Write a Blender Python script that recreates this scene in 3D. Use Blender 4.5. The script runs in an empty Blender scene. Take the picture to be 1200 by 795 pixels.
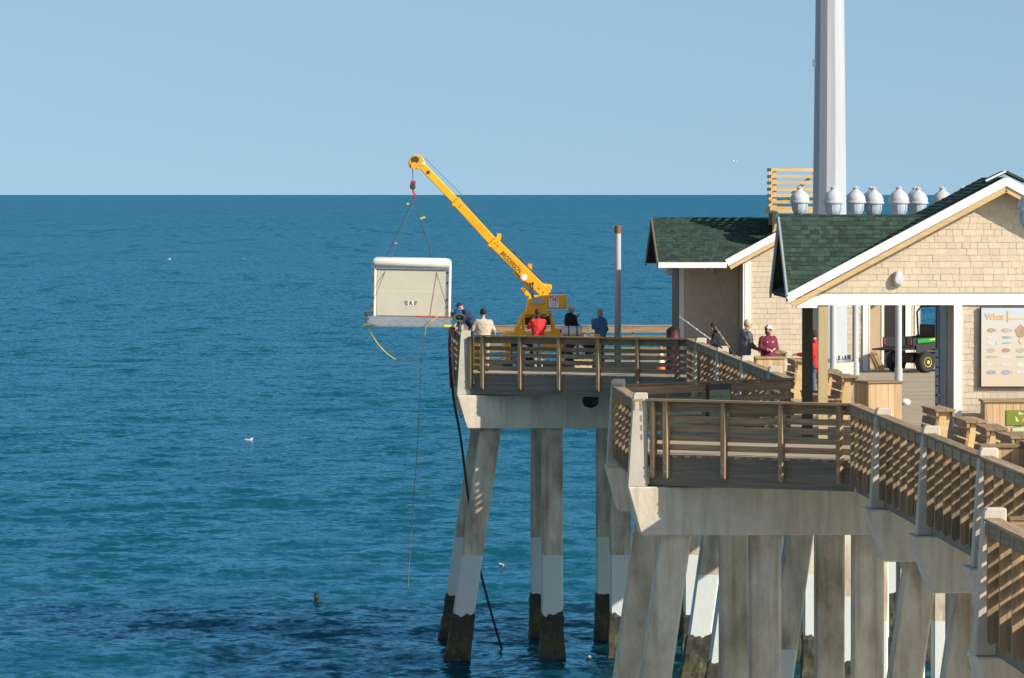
import bpy, bmesh, math, random
import numpy as np
from mathutils import Vector, Matrix, noise as mnoise
random.seed(7)
R = math.radians
scene = bpy.context.scene
COL = scene.collection

# ------------------------------------------------------------------ camera, sky, sun, exposure
EYE = Vector((0.0, 0.0, 13.28))
FPX = 6000.0
YAW = math.atan(218 / FPX)
PITCH = math.atan(169.5 / FPX)
cam = bpy.data.cameras.new('camera')
cam.sensor_width = 36.0
cam.lens = 36.0 * FPX / 1200.0
cam.clip_start = 0.5
cam.clip_end = 400000.0
camo = bpy.data.objects.new('camera', cam)
COL.objects.link(camo)
camo.location = EYE
camo.rotation_euler = (math.pi / 2 - PITCH, 0, -YAW)
scene.camera = camo

SUN = Vector((1.0, -0.70, 0.68)).normalized()
world = bpy.data.worlds.new('World')
scene.world = world
world.use_nodes = True
wn = world.node_tree.nodes
sky = wn.new('ShaderNodeTexSky')
sky.sky_type = 'NISHITA'
sky.sun_disc = False
sky.sun_elevation = math.asin(SUN.z)
sky.sun_rotation = math.atan2(SUN.x, SUN.y)
sky.air_density = 1.0
sky.dust_density = 1.2
sky.ozone_density = 3.0
sky.altitude = 0
# sea air: the whole dome is sampled a little higher up, so that the horizon stays blue
wtc = wn.new('ShaderNodeTexCoord')
wmp = wn.new('ShaderNodeVectorMath'); wmp.operation = 'MULTIPLY_ADD'
wmp.inputs[1].default_value = (1, 1, .85); wmp.inputs[2].default_value = (0, 0, .20)
world.node_tree.links.new(wtc.outputs['Generated'], wmp.inputs[0])
wnm = wn.new('ShaderNodeVectorMath'); wnm.operation = 'NORMALIZE'
world.node_tree.links.new(wmp.outputs[0], wnm.inputs[0])
world.node_tree.links.new(wnm.outputs[0], sky.inputs[0])
tint = wn.new('ShaderNodeMix')
tint.data_type = 'RGBA'
tint.blend_type = 'MULTIPLY'
tint.inputs[0].default_value = 1.0
tint.inputs[7].default_value = (1.03, 1.0, 0.86, 1)
world.node_tree.links.new(sky.outputs[0], tint.inputs[6])
world.node_tree.links.new(tint.outputs[2], wn['Background'].inputs[0])
wn['Background'].inputs[1].default_value = 0.13

sl = bpy.data.lights.new('sun', 'SUN')
sl.energy = 4.5
sl.angle = R(0.5)
sl.color = (1.0, 0.93, 0.82)
so = bpy.data.objects.new('sun', sl)
COL.objects.link(so)
so.rotation_euler = SUN.to_track_quat('Z', 'Y').to_euler()
so.location = (60, 40, 60)

vs = scene.view_settings
vs.view_transform = 'Standard'
vs.look = 'None'
vs.exposure = 0.45
vs.gamma = 1.0
vs.use_curve_mapping = False

# ------------------------------------------------------------------ pixel helpers
FW = Vector((math.sin(YAW) * math.cos(PITCH), math.cos(YAW) * math.cos(PITCH), -math.sin(PITCH)))
RT = Vector((math.cos(YAW), -math.sin(YAW), 0))
UP = RT.cross(FW)
def ray(px, py):
    return FW + RT * ((px - 600) / FPX) - UP * ((py - 397.5) / FPX)
def at(px, py, Y):
    d = ray(px, py)
    return EYE + d * (Y / d.y)
def atx(px, Y):
    return at(px, 400, Y).x
def atz(py, Y):
    return at(600, py, Y).z
def onz(px, py, z):
    d = ray(px, py)
    return EYE + d * ((z - EYE.z) / d.z)

DECK = 8.21
CAPT = 7.58
CAPB = 6.63
CX = 13.78          # centre line of the pier
RAIL = 10.1         # left edge of the pier

# ------------------------------------------------------------------ materials
MATS = {}
def mat(name, col, col2=None, rough=0.7, scale=4.0, stretch=(1, 1, 1), bump=0.0, metal=0.0, rnd=0.0,
        isl=0.0, spec=0.4, streak=0.0, lo=0.35, hi=0.65, fine=0.0, coat=0.0):
    m = bpy.data.materials.new(name)
    m.use_nodes = True
    nt = m.node_tree
    n, l = nt.nodes, nt.links
    b = n['Principled BSDF']
    b.inputs['Roughness'].default_value = rough
    b.inputs['Metallic'].default_value = metal
    b.inputs['Specular IOR Level'].default_value = spec
    if coat:
        b.inputs['Coat Weight'].default_value = coat
    tc = n.new('ShaderNodeTexCoord')
    mp = n.new('ShaderNodeMapping')
    mp.inputs['Scale'].default_value = stretch
    oi = n.new('ShaderNodeObjectInfo')
    add = n.new('ShaderNodeVectorMath')
    mul = n.new('ShaderNodeVectorMath'); mul.operation = 'SCALE'
    comb = n.new('ShaderNodeCombineXYZ')
    for i in range(3):
        l.new(oi.outputs['Random'], comb.inputs[i])
    l.new(comb.outputs[0], mul.inputs[0]); mul.inputs['Scale'].default_value = 37.0
    l.new(tc.outputs['Object'], add.inputs[0]); l.new(mul.outputs[0], add.inputs[1])
    l.new(add.outputs[0], mp.inputs[0])
    nz = n.new('ShaderNodeTexNoise')
    nz.inputs['Scale'].default_value = scale
    nz.inputs['Detail'].default_value = 6
    nz.inputs['Roughness'].default_value = 0.65
    l.new(mp.outputs[0], nz.inputs['Vector'])
    c2 = col2 if col2 else tuple(c * 0.82 for c in col)
    rp = n.new('ShaderNodeValToRGB')
    rp.color_ramp.elements[0].position = lo
    rp.color_ramp.elements[1].position = hi
    rp.color_ramp.elements[0].color = (*c2, 1)
    rp.color_ramp.elements[1].color = (*col, 1)
    l.new(nz.outputs['Fac'], rp.inputs[0])
    out = rp.outputs[0]
    if streak:
        ms = n.new('ShaderNodeMapping'); ms.inputs['Scale'].default_value = (7, 7, .5)
        l.new(add.outputs[0], ms.inputs[0])
        ns = n.new('ShaderNodeTexNoise'); ns.inputs['Scale'].default_value = 1.0; ns.inputs['Detail'].default_value = 5
        l.new(ms.outputs[0], ns.inputs['Vector'])
        rs = n.new('ShaderNodeValToRGB')
        rs.color_ramp.elements[0].position = .30; rs.color_ramp.elements[0].color = (1 - streak, 1 - streak * 1.05, 1 - streak * 1.1, 1)
        rs.color_ramp.elements[1].position = .52; rs.color_ramp.elements[1].color = (1, 1, 1, 1)
        l.new(ns.outputs['Fac'], rs.inputs[0])
        mxs = n.new('ShaderNodeMix'); mxs.data_type = 'RGBA'; mxs.blend_type = 'MULTIPLY'; mxs.inputs[0].default_value = 1
        l.new(out, mxs.inputs[6]); l.new(rs.outputs[0], mxs.inputs[7]); out = mxs.outputs[2]
    if rnd or isl:
        hsv = n.new('ShaderNodeHueSaturation')
        ma = n.new('ShaderNodeMath'); ma.operation = 'MULTIPLY_ADD'
        ma.inputs[1].default_value = rnd; ma.inputs[2].default_value = 1 - rnd / 2
        l.new(oi.outputs['Random'], ma.inputs[0])
        geo = n.new('ShaderNodeNewGeometry')
        mb = n.new('ShaderNodeMath'); mb.operation = 'MULTIPLY_ADD'
        mb.inputs[1].default_value = isl; mb.inputs[2].default_value = 1 - isl / 2
        l.new(geo.outputs['Random Per Island'], mb.inputs[0])
        mm = n.new('ShaderNodeMath'); mm.operation = 'MULTIPLY'
        l.new(ma.outputs[0], mm.inputs[0]); l.new(mb.outputs[0], mm.inputs[1])
        l.new(mm.outputs[0], hsv.inputs['Value'])
        l.new(out, hsv.inputs['Color'])
        out = hsv.outputs[0]
    l.new(out, b.inputs['Base Color'])
    if bump:
        nf = n.new('ShaderNodeTexNoise')
        nf.inputs['Scale'].default_value = fine or scale * 4
        nf.inputs['Detail'].default_value = 5
        l.new(mp.outputs[0], nf.inputs['Vector'])
        bp = n.new('ShaderNodeBump')
        bp.inputs['Strength'].default_value = bump
        bp.inputs['Distance'].default_value = 0.02
        l.new(nf.outputs['Fac'], bp.inputs['Height'])
        l.new(bp.outputs[0], b.inputs['Normal'])
    MATS[name] = m
    return m

M = MATS
mat('wood_x', (.41, .27, .14), (.19, .138, .09), .8, 3, (.35, 5, 9), .35, rnd=.5)
mat('wood_z', (.41, .27, .14), (.19, .138, .09), .8, 3, (9, 5, .35), .35, rnd=.5)
mat('wood_y', (.41, .27, .14), (.19, .138, .09), .8, 3, (9, .35, 5), .35, rnd=.5)
mat('fascia_wood', (.26, .215, .16), (.15, .125, .095), .85, 3, (.3, 5, 11), .4, rnd=.22)
mat('deck_wood', (.40, .32, .23), (.30, .24, .17), .85, 2, (.5, 6, 1), .2, isl=.4)
mat('new_wood', (.62, .44, .22), (.50, .34, .16), .75, 3, (.4, 6, 6), .2, rnd=.15, isl=.1)
mat('cedar', (.55, .38, .22), (.44, .29, .16), .75, 2.5, (7, 7, .5), .2, rnd=.35)
mat('post_wood', (.42, .34, .18), (.36, .28, .14), .8, 3, (9, 9, .4), .25, rnd=.1)
mat('shaded_post', (.10, .085, .05), (.07, .06, .035), .8, 3, (9, 9, .4), .2)  # rear pavilion post: the roof's shade is put into the wood colour
mat('concrete', (.72, .61, .475), (.54, .45, .345), .85, 2.2, (1, 1, .7), .4, rnd=.1, streak=.22, fine=14, lo=.22, hi=.6)
mat('concrete_post', (.56, .50, .41), (.46, .41, .335), .8, 2, (1, 1, .5), .2, rnd=.08, fine=20)
mat('white_paint', (.80, .79, .75), (.74, .73, .69), .5, 2, bump=.08)
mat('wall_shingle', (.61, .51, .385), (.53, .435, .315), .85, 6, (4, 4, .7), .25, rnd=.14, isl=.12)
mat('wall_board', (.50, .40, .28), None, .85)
mat('roof_shingle', (.048, .080, .060), (.029, .050, .039), .95, 20, (1, 1, 1), .5, isl=.65, spec=.15)
mat('roof_under', (.03, .05, .035), None, .95)
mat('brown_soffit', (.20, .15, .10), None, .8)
mat('grey_trim', (.34, .36, .37), None, .6)
mat('louver', (.30, .34, .38), None, .5)
mat('lamp_white', (.50, .51, .52), (.43, .44, .45), .35, 3)
mat('lamp_glass', (.40, .47, .54), (.34, .40, .47), .08, 3)
mat('pole_grey', (.46, .47, .47), (.38, .39, .39), .5, 2, (3, 3, .3))
mat('tower_grey', (.42, .43, .44), (.35, .36, .375), .5, 1.2, (4, 4, .25), .1)
mat('steel', (.32, .33, .34), None, .4, metal=.6)
mat('dark_steel', (.06, .06, .065), None, .45)
mat('crane_yellow', (.85, .40, .012), (.62, .27, .01), .45, 3, lo=.25, hi=.5, rnd=.12)
mat('black_rubber', (.022, .022, .022), None, .75, 6, bump=.2)
mat('black_paint', (.02, .02, .022), None, .5)
mat('cable', (.10, .10, .11), None, .5)
mat('red_paint', (.55, .03, .03), None, .45)
mat('dull_red', (.09, .016, .02), None, .5)
mat('orange_plastic', (.85, .16, .02), None, .5)
mat('white_plastic', (.76, .72, .63), (.68, .64, .55), .65, 2)
mat('beige_door', (.55, .50, .395), (.50, .455, .355), .55, 1.5)
mat('grey_plate', (.22, .25, .28), (.15, .175, .20), .55, 5, (1, 1, 4), .2)
mat('yellow_rope', (.75, .55, .06), None, .7)
mat('yellow_pad', (.80, .62, .02), None, .5)
mat('grey_light', (.40, .45, .50), None, .3)
mat('mark_green', (.20, .22, .16), None, .7)
mat('mark_blue', (.06, .09, .25), None, .7)
mat('hose', (.05, .028, .03), None, .6)
mat('hose_red', (.5, .02, .04), None, .5)
mat('tarp', (.012, .018, .028), None, .55, 6, bump=.5)
mat('sign_green', (.20, .24, .03), None, .5)
mat('sign_pale', (.62, .66, .36), None, .5)
mat('sign_orange', (.80, .36, .05), None, .5)
mat('cabinet_green', (.27, .34, .20), None, .6)
mat('vehicle_green', (.02, .24, .02), None, .3, coat=.4)
mat('vehicle_yellow', (.78, .58, .01), None, .35, coat=.3)
mat('tan_panel', (.52, .40, .26), (.47, .36, .23), .7, 2)
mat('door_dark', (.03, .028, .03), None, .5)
mat('skin', (.52, .31, .22), None, .5, 3)
mat('glass_dark', (.03, .05, .05), None, .08, spec=.6)
mat('foam', (.80, .82, .82), None, .8)
mat('gull_white', (.78, .78, .76), None, .7)
mat('gull_grey', (.30, .31, .33), None, .7)
def plain(name, col, rough=.85, b=.15):
    if name not in M:
        mat(name, col, tuple(c * .75 for c in col), rough, 9, bump=b)
    return M[name]

def pile_material():
    m = bpy.data.materials.new('pile_concrete'); m.use_nodes = True
    n, l = m.node_tree.nodes, m.node_tree.links
    b = n['Principled BSDF']
    geo = n.new('ShaderNodeNewGeometry')
    sep = n.new('ShaderNodeSeparateXYZ'); l.new(geo.outputs['Position'], sep.inputs[0])
    mp = n.new('ShaderNodeMapping'); mp.inputs['Scale'].default_value = (1.0, 1.0, .45)
    l.new(geo.outputs['Position'], mp.inputs[0])
    nz = n.new('ShaderNodeTexNoise'); nz.inputs['Scale'].default_value = 1.6; nz.inputs['Detail'].default_value = 7
    nz.inputs['Roughness'].default_value = .62
    l.new(mp.outputs[0], nz.inputs['Vector'])
    rp = n.new('ShaderNodeValToRGB')
    e = rp.color_ramp.elements
    e[0].position = .28; e[0].color = (.30, .23, .155, 1)
    e[1].position = .68; e[1].color = (.74, .635, .50, 1)
    x = e.new(.5); x.color = (.57, .47, .355, 1)
    l.new(nz.outputs['Fac'], rp.inputs[0])
    n2 = n.new('ShaderNodeTexNoise'); n2.inputs['Scale'].default_value = 3; n2.inputs['Detail'].default_value = 4
    l.new(geo.outputs['Position'], n2.inputs['Vector'])
    paint = n.new('ShaderNodeValToRGB')
    paint.color_ramp.elements[0].color = (.58, .60, .56, 1); paint.color_ramp.elements[1].color = (.66, .67, .62, 1)
    l.new(n2.outputs['Fac'], paint.inputs[0])
    lt = n.new('ShaderNodeMath'); lt.operation = 'LESS_THAN'; lt.inputs[1].default_value = 3.02
    l.new(sep.outputs['Z'], lt.inputs[0])
    mx = n.new('ShaderNodeMix'); mx.data_type = 'RGBA'
    ms = n.new('ShaderNodeMapping'); ms.inputs['Scale'].default_value = (6, 6, .35)
    l.new(geo.outputs['Position'], ms.inputs[0])
    ns = n.new('ShaderNodeTexNoise'); ns.inputs['Scale'].default_value = 1; ns.inputs['Detail'].default_value = 5
    l.new(ms.outputs[0], ns.inputs['Vector'])
    rs = n.new('ShaderNodeValToRGB')
    rs.color_ramp.elements[0].position = .3; rs.color_ramp.elements[0].color = (.70, .66, .61, 1)
    rs.color_ramp.elements[1].position = .5; rs.color_ramp.elements[1].color = (1, 1, 1, 1)
    l.new(ns.outputs['Fac'], rs.inputs[0])
    mxs = n.new('ShaderNodeMix'); mxs.data_type = 'RGBA'; mxs.blend_type = 'MULTIPLY'; mxs.inputs[0].default_value = 1
    l.new(rp.outputs[0], mxs.inputs[6]); l.new(rs.outputs[0], mxs.inputs[7])
    l.new(lt.outputs[0], mx.inputs[0]); l.new(mxs.outputs[2], mx.inputs[6]); l.new(paint.outputs[0], mx.inputs[7])
    l.new(mx.outputs[2], b.inputs['Base Color'])
    b.inputs['Roughness'].default_value = .85
    b.inputs['Specular IOR Level'].default_value = .3
    n3 = n.new('ShaderNodeTexNoise'); n3.inputs['Scale'].default_value = 14; n3.inputs['Detail'].default_value = 5
    l.new(geo.outputs['Position'], n3.inputs['Vector'])
    bp = n.new('ShaderNodeBump'); bp.inputs['Strength'].default_value = .3; bp.inputs['Distance'].default_value = .02
    l.new(n3.outputs['Fac'], bp.inputs['Height']); l.new(bp.outputs[0], b.inputs['Normal'])
    M['pile'] = m
    m = bpy.data.materials.new('marine_growth'); m.use_nodes = True
    n, l = m.node_tree.nodes, m.node_tree.links
    b = n['Principled BSDF']
    geo = n.new('ShaderNodeNewGeometry')
    nz = n.new('ShaderNodeTexNoise'); nz.inputs['Scale'].default_value = 9; nz.inputs['Detail'].default_value = 6
    l.new(geo.outputs['Position'], nz.inputs['Vector'])
    sep = n.new('ShaderNodeSeparateXYZ'); l.new(geo.outputs['Position'], sep.inputs[0])
    ad = n.new('ShaderNodeMath'); ad.operation = 'MULTIPLY_ADD'; ad.inputs[1].default_value = .55
    l.new(sep.outputs['Z'], ad.inputs[0]); l.new(nz.outputs['Fac'], ad.inputs[2])
    rp = n.new('ShaderNodeValToRGB'); e = rp.color_ramp.elements
    e[0].position = .45; e[0].color = (.012, .012, .012, 1)
    e[1].position = 1.0; e[1].color = (.035, .03, .018, 1)
    a = e.new(.62); a.color = (.055, .04, .03, 1)
    a = e.new(.80); a.color = (.065, .07, .012, 1)
    a = e.new(.9); a.color = (.05, .042, .022, 1)
    l.new(ad.outputs[0], rp.inputs[0]); l.new(rp.outputs[0], b.inputs['Base Color'])
    b.inputs['Roughness'].default_value = .7
    M['growth'] = m
pile_material()

def sea_material():
    m = bpy.data.materials.new('sea_water'); m.use_nodes = True
    n, l = m.node_tree.nodes, m.node_tree.links
    b = n['Principled BSDF']
    geo = n.new('ShaderNodeNewGeometry')
    big = n.new('ShaderNodeTexNoise'); big.inputs['Scale'].default_value = .012; big.inputs['Detail'].default_value = 3
    mpb = n.new('ShaderNodeMapping'); mpb.inputs['Scale'].default_value = (1, .35, 1)
    l.new(geo.outputs['Position'], mpb.inputs[0]); l.new(mpb.outputs[0], big.inputs['Vector'])
    rp = n.new('ShaderNodeValToRGB')
    rp.color_ramp.elements[0].position = .35; rp.color_ramp.elements[0].color = (.004, .068, .098, 1)
    rp.color_ramp.elements[1].position = .65; rp.color_ramp.elements[1].color = (.005, .084, .115, 1)
    l.new(big.outputs['Fac'], rp.inputs[0])
    l.new(rp.outputs[0], b.inputs['Base Color'])
    # wavelets too small to model: slopes from coloured noise, added to the modelled normal
    total = None
    for sc, amp in ((.10, .45), (.035, .22), (.4, .62), (1.3, 1.0), (3.8, .85)):
        mp = n.new('ShaderNodeMapping'); mp.inputs['Scale'].default_value = (.85, .9, 1) if sc > .2 else (1.6, .32, 1)
        mp.inputs['Rotation'].default_value = (0, 0, .3 * sc if sc > .2 else 0)
        l.new(geo.outputs['Position'], mp.inputs[0])
        nz = n.new('ShaderNodeTexNoise'); nz.inputs['Scale'].default_value = sc
        nz.inputs['Detail'].default_value = 2.5 if sc > .2 else 6; nz.inputs['Roughness'].default_value = .55
        l.new(mp.outputs[0], nz.inputs['Vector'])
        ma = n.new('ShaderNodeVectorMath'); ma.operation = 'MULTIPLY_ADD'
        ma.inputs[1].default_value = (amp, amp * 1.1, 0); ma.inputs[2].default_value = (-amp / 2, -amp * .55, 0)
        l.new(nz.outputs['Color'], ma.inputs[0])
        if total is None:
            total = ma
        else:
            ad = n.new('ShaderNodeVectorMath'); l.new(total.outputs[0], ad.inputs[0]); l.new(ma.outputs[0], ad.inputs[1]); total = ad
    # wave groups of the rougher open water farther out
    sepy = n.new('ShaderNodeSeparateXYZ'); l.new(geo.outputs['Position'], sepy.inputs[0])
    mr = n.new('ShaderNodeMapRange'); mr.inputs[1].default_value = 250; mr.inputs[2].default_value = 1600
    l.new(sepy.outputs['Y'], mr.inputs[0])
    for scl, amp in (((.30, .012, 1), 1.0), ((.05, .003, 1), .5)):
        mp = n.new('ShaderNodeMapping'); mp.inputs['Scale'].default_value = scl
        l.new(geo.outputs['Position'], mp.inputs[0])
        nz = n.new('ShaderNodeTexNoise'); nz.inputs['Scale'].default_value = 1.0; nz.inputs['Detail'].default_value = 5
        nz.inputs['Roughness'].default_value = .6
        l.new(mp.outputs[0], nz.inputs['Vector'])
        ma = n.new('ShaderNodeVectorMath'); ma.operation = 'MULTIPLY_ADD'
        ma.inputs[1].default_value = (0, amp, 0); ma.inputs[2].default_value = (0, -amp / 2, 0)
        l.new(nz.outputs['Color'], ma.inputs[0])
        sc_ = n.new('ShaderNodeVectorMath'); sc_.operation = 'SCALE'
        l.new(ma.outputs[0], sc_.inputs[0]); l.new(mr.outputs[0], sc_.inputs['Scale'])
        a2 = n.new('ShaderNodeVectorMath'); l.new(total.outputs[0], a2.inputs[0]); l.new(sc_.outputs[0], a2.inputs[1]); total = a2
    ad = n.new('ShaderNodeVectorMath'); l.new(total.outputs[0], ad.inputs[0]); l.new(geo.outputs['Normal'], ad.inputs[1])
    nm = n.new('ShaderNodeVectorMath'); nm.operation = 'NORMALIZE'; l.new(ad.outputs[0], nm.inputs[0])
    n.remove(b)
    sss = n.new('ShaderNodeSubsurfaceScattering'); sss.falloff = 'BURLEY'
    sss.inputs['Scale'].default_value = 1.0
    sss.inputs['Radius'].default_value = (1.5, 4.0, 5.0)
    # unseen surf added for warm fill, towards the beach: sandy water streaked with foam
    sz = n.new('ShaderNodeSeparateXYZ'); l.new(geo.outputs['Position'], sz.inputs[0])
    fo = n.new('ShaderNodeTexNoise'); fo.inputs['Scale'].default_value = .35; fo.inputs['Detail'].default_value = 6
    mf = n.new('ShaderNodeMapping'); mf.inputs['Scale'].default_value = (.35, 1.2, 1)
    l.new(geo.outputs['Position'], mf.inputs[0]); l.new(mf.outputs[0], fo.inputs['Vector'])
    wob = n.new('ShaderNodeMath'); wob.operation = 'MULTIPLY_ADD'; wob.inputs[1].default_value = 30.0
    l.new(fo.outputs['Fac'], wob.inputs[0]); l.new(sz.outputs['Y'], wob.inputs[2])
    zr = n.new('ShaderNodeMapRange'); zr.inputs[1].default_value = 134; zr.inputs[2].default_value = 112
    l.new(wob.outputs[0], zr.inputs[0])
    fr_ = n.new('ShaderNodeValToRGB')
    fr_.color_ramp.elements[0].position = .38; fr_.color_ramp.elements[0].color = (.26, .25, .20, 1)
    fr_.color_ramp.elements[1].position = .55; fr_.color_ramp.elements[1].color = (.58, .58, .56, 1)
    l.new(fo.outputs['Fac'], fr_.inputs[0])
    mxz = n.new('ShaderNodeMix'); mxz.data_type = 'RGBA'
    l.new(zr.outputs[0], mxz.inputs[0]); l.new(rp.outputs[0], mxz.inputs[6]); l.new(fr_.outputs[0], mxz.inputs[7])
    l.new(mxz.outputs[2], sss.inputs['Color'])
    gl = n.new('ShaderNodeBsdfGlossy'); gl.inputs['Roughness'].default_value = .14
    gl.inputs['Color'].default_value = (.29, .63, .78, 1)
    l.new(nm.outputs[0], gl.inputs['Normal'])
    fr = n.new('ShaderNodeFresnel'); fr.inputs['IOR'].default_value = 1.33
    l.new(nm.outputs[0], fr.inputs['Normal'])
    mx = n.new('ShaderNodeMixShader')
    l.new(fr.outputs[0], mx.inputs[0]); l.new(sss.outputs[0], mx.inputs[1]); l.new(gl.outputs[0], mx.inputs[2])
    l.new(mx.outputs[0], n['Material Output'].inputs['Surface'])
    M['sea'] = m
sea_material()

# ------------------------------------------------------------------ mesh builder
class MB:
    def __init__(s):
        s.v = []; s.f = []
    def add(s, vs_, fs):
        o = len(s.v)
        s.v += [tuple(p) for p in vs_]
        s.f += [tuple(i + o for i in f) for f in fs]
        return s
    def box(s, x0, x1, y0, y1, z0, z1):
        return s.add([(x0, y0, z0), (x1, y0, z0), (x1, y1, z0), (x0, y1, z0), (x0, y0, z1), (x1, y0, z1), (x1, y1, z1), (x0, y1, z1)],
                     [(0, 3, 2, 1), (4, 5, 6, 7), (0, 1, 5, 4), (1, 2, 6, 5), (2, 3, 7, 6), (3, 0, 4, 7)])
    def beam(s, p0, p1, w, h, up=(0, 0, 1), w1=None, h1=None):
        p0, p1 = Vector(p0), Vector(p1)
        d = (p1 - p0).normalized(); up = Vector(up)
        sd = d.cross(up)
        if sd.length < 1e-4:
            sd = d.cross(Vector((1, 0, 0)))
        sd.normalize(); u = sd.cross(d)
        w1 = w if w1 is None else w1; h1 = h if h1 is None else h1
        vs_ = []
        for p, ww, hh in ((p0, w, h), (p1, w1, h1)):
            for a, b in ((-1, -1), (1, -1), (1, 1), (-1, 1)):
                vs_.append(p + sd * (a * ww / 2) + u * (b * hh / 2))
        return s.add(vs_, [(0, 1, 2, 3), (7, 6, 5, 4), (0, 4, 5, 1), (1, 5, 6, 2), (2, 6, 7, 3), (3, 7, 4, 0)])
    def prism(s, poly, ext):
        """poly: 3-D points of a flat outline, ext: extrusion vector"""
        n = len(poly); e = Vector(ext)
        a = [Vector(p) for p in poly]; b = [p + e for p in a]
        return s.add(a + b, [tuple(range(n))[::-1], tuple(range(n, 2 * n))] + [(i, (i + 1) % n, n + (i + 1) % n, n + i) for i in range(n)])
    def tube(s, pts, rad, n=8, caps=True):
        pts = [Vector(p) for p in pts]
        if not hasattr(rad, '__len__'):
            rad = [rad] * len(pts)
        prev = None; rings = []
        for i, p in enumerate(pts):
            if i == 0: d = pts[1] - p
            elif i == len(pts) - 1: d = p - pts[i - 1]
            else: d = pts[i + 1] - pts[i - 1]
            d.normalize()
            a = prev if prev is not None else (Vector((0, 0, 1)) if abs(d.z) < .9 else Vector((1, 0, 0)))
            u = a - d * a.dot(d)
            if u.length < 1e-5:
                u = Vector((0, 1, 0)) - d * d.y
            u.normalize(); w = d.cross(u); prev = u
            rings.append([p + (u * math.cos(2 * math.pi * k / n) + w * math.sin(2 * math.pi * k / n)) * rad[i] for k in range(n)])
        vs_ = [q for r in rings for q in r]; fs = []
        for i in range(len(rings) - 1):
            for k in range(n):
                k2 = (k + 1) % n
                fs.append((i * n + k, i * n + k2, (i + 1) * n + k2, (i + 1) * n + k))
        if caps:
            fs.append(tuple(range(n))[::-1]); fs.append(tuple((len(rings) - 1) * n + k for k in range(n)))
        return s.add(vs_, fs)
    def lathe(s, prof, c=(0, 0, 0), n=20, axis='z', ph=0.0):
        """prof: (radius, height) list; closed at the ends"""
        vs_ = []; c = Vector(c)
        for r, h in prof:
            for k in range(n):
                a = 2 * math.pi * k / n + ph
                x, y = r * math.cos(a), r * math.sin(a)
                q = {'z': (x, y, h), 'y': (x, h, -y), 'x': (h, x, y)}[axis]
                vs_.append(c + Vector(q))
        fs = []
        for i in range(len(prof) - 1):
            for k in range(n):
                k2 = (k + 1) % n
                fs.append((i * n + k, i * n + k2, (i + 1) * n + k2, (i + 1) * n + k))
        fs.append(tuple(range(n))[::-1]); fs.append(tuple((len(prof) - 1) * n + k for k in range(n)))
        return s.add(vs_, fs)
    def ellipsoid(s, c, r, nu=14, nv=9):
        c = Vector(c)
        vs_ = [c + Vector((0, 0, -r[2]))]
        for j in range(1, nv):
            t = math.pi * j / nv - math.pi / 2
            for k in range(nu):
                a = 2 * math.pi * k / nu
                vs_.append(c + Vector((r[0] * math.cos(t) * math.cos(a), r[1] * math.cos(t) * math.sin(a), r[2] * math.sin(t))))
        vs_.append(c + Vector((0, 0, r[2])))
        fs = [(0, 1 + (k + 1) % nu, 1 + k) for k in range(nu)]
        for j in range(nv - 2):
            for k in range(nu):
                k2 = (k + 1) % nu
                fs.append((1 + j * nu + k, 1 + j * nu + k2, 1 + (j + 1) * nu + k2, 1 + (j + 1) * nu + k))
        L = len(vs_) - 1
        fs += [(L, 1 + (nv - 2) * nu + k, 1 + (nv - 2) * nu + (k + 1) % nu) for k in range(nu)]
        return s.add(vs_, fs)
    def xf(s, mtx, start=0):
        s.v[start:] = [tuple(mtx @ Vector(p)) for p in s.v[start:]]
        return s
    def mesh(s, name, m, smooth=False):
        me = bpy.data.meshes.new(name)
        me.from_pydata(s.v, [], s.f)
        bm = bmesh.new(); bm.from_mesh(me)
        bmesh.ops.recalc_face_normals(bm, faces=bm.faces)
        bm.to_mesh(me); bm.free()
        me.materials.append(M[m] if isinstance(m, str) else m)
        if smooth:
            me.polygons.foreach_set('use_smooth', [True] * len(me.polygons))
        return me
    def build(s, name, m, parent=None, smooth=False, bevel=0.0):
        o = link(name, s.mesh(name, m, smooth), parent)
        if smooth:
            md = o.modifiers.new('split', 'EDGE_SPLIT'); md.split_angle = R(40)
        if bevel:
            bv = o.modifiers.new('bevel', 'BEVEL'); bv.width = bevel; bv.segments = 1; bv.limit_method = 'ANGLE'
        return o

def link(name, me, parent=None, loc=None, rot=None):
    o = bpy.data.objects.new(name, me)
    COL.objects.link(o)
    if parent is not None:
        o.parent = parent
    if loc is not None: o.location = loc
    if rot is not None: o.rotation_euler = rot
    return o
def tag(o, label, cat=None, group=None, kind=None):
    if label: o['label'] = label
    if cat: o['category'] = cat
    if group: o['group'] = group
    if kind: o['kind'] = kind
    return o
def thing(name, label, cat, loc=(0, 0, 0), rz=0.0, group=None):
    o = link(name, None, None, loc, (0, 0, rz))
    o.empty_display_size = .2
    return tag(o, label, cat, group)
def struct(o):
    o['kind'] = 'structure'; return o
def copy_tree(o, parent=None):
    c = o.copy(); COL.objects.link(c); c.parent = parent
    for ch in list(o.children):
        copy_tree(ch, c)
    return c
def text_mesh(txt, size, m, shear=0.0, bold=0.0):
    cu = bpy.data.curves.new('lettering', 'FONT')
    cu.body = txt; cu.size = size; cu.shear = shear; cu.offset = bold
    cu.align_x = 'CENTER'; cu.align_y = 'CENTER'; cu.fill_mode = 'FRONT'; cu.extrude = .002
    o = bpy.data.objects.new('lettering', cu); COL.objects.link(o)
    dg = bpy.context.evaluated_depsgraph_get(); dg.update()
    me = bpy.data.meshes.new_from_object(o.evaluated_get(dg))
    bpy.data.objects.remove(o); bpy.data.curves.remove(cu)
    me.materials.clear(); me.materials.append(M[m]); me.name = 'lettering'
    return me

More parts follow.
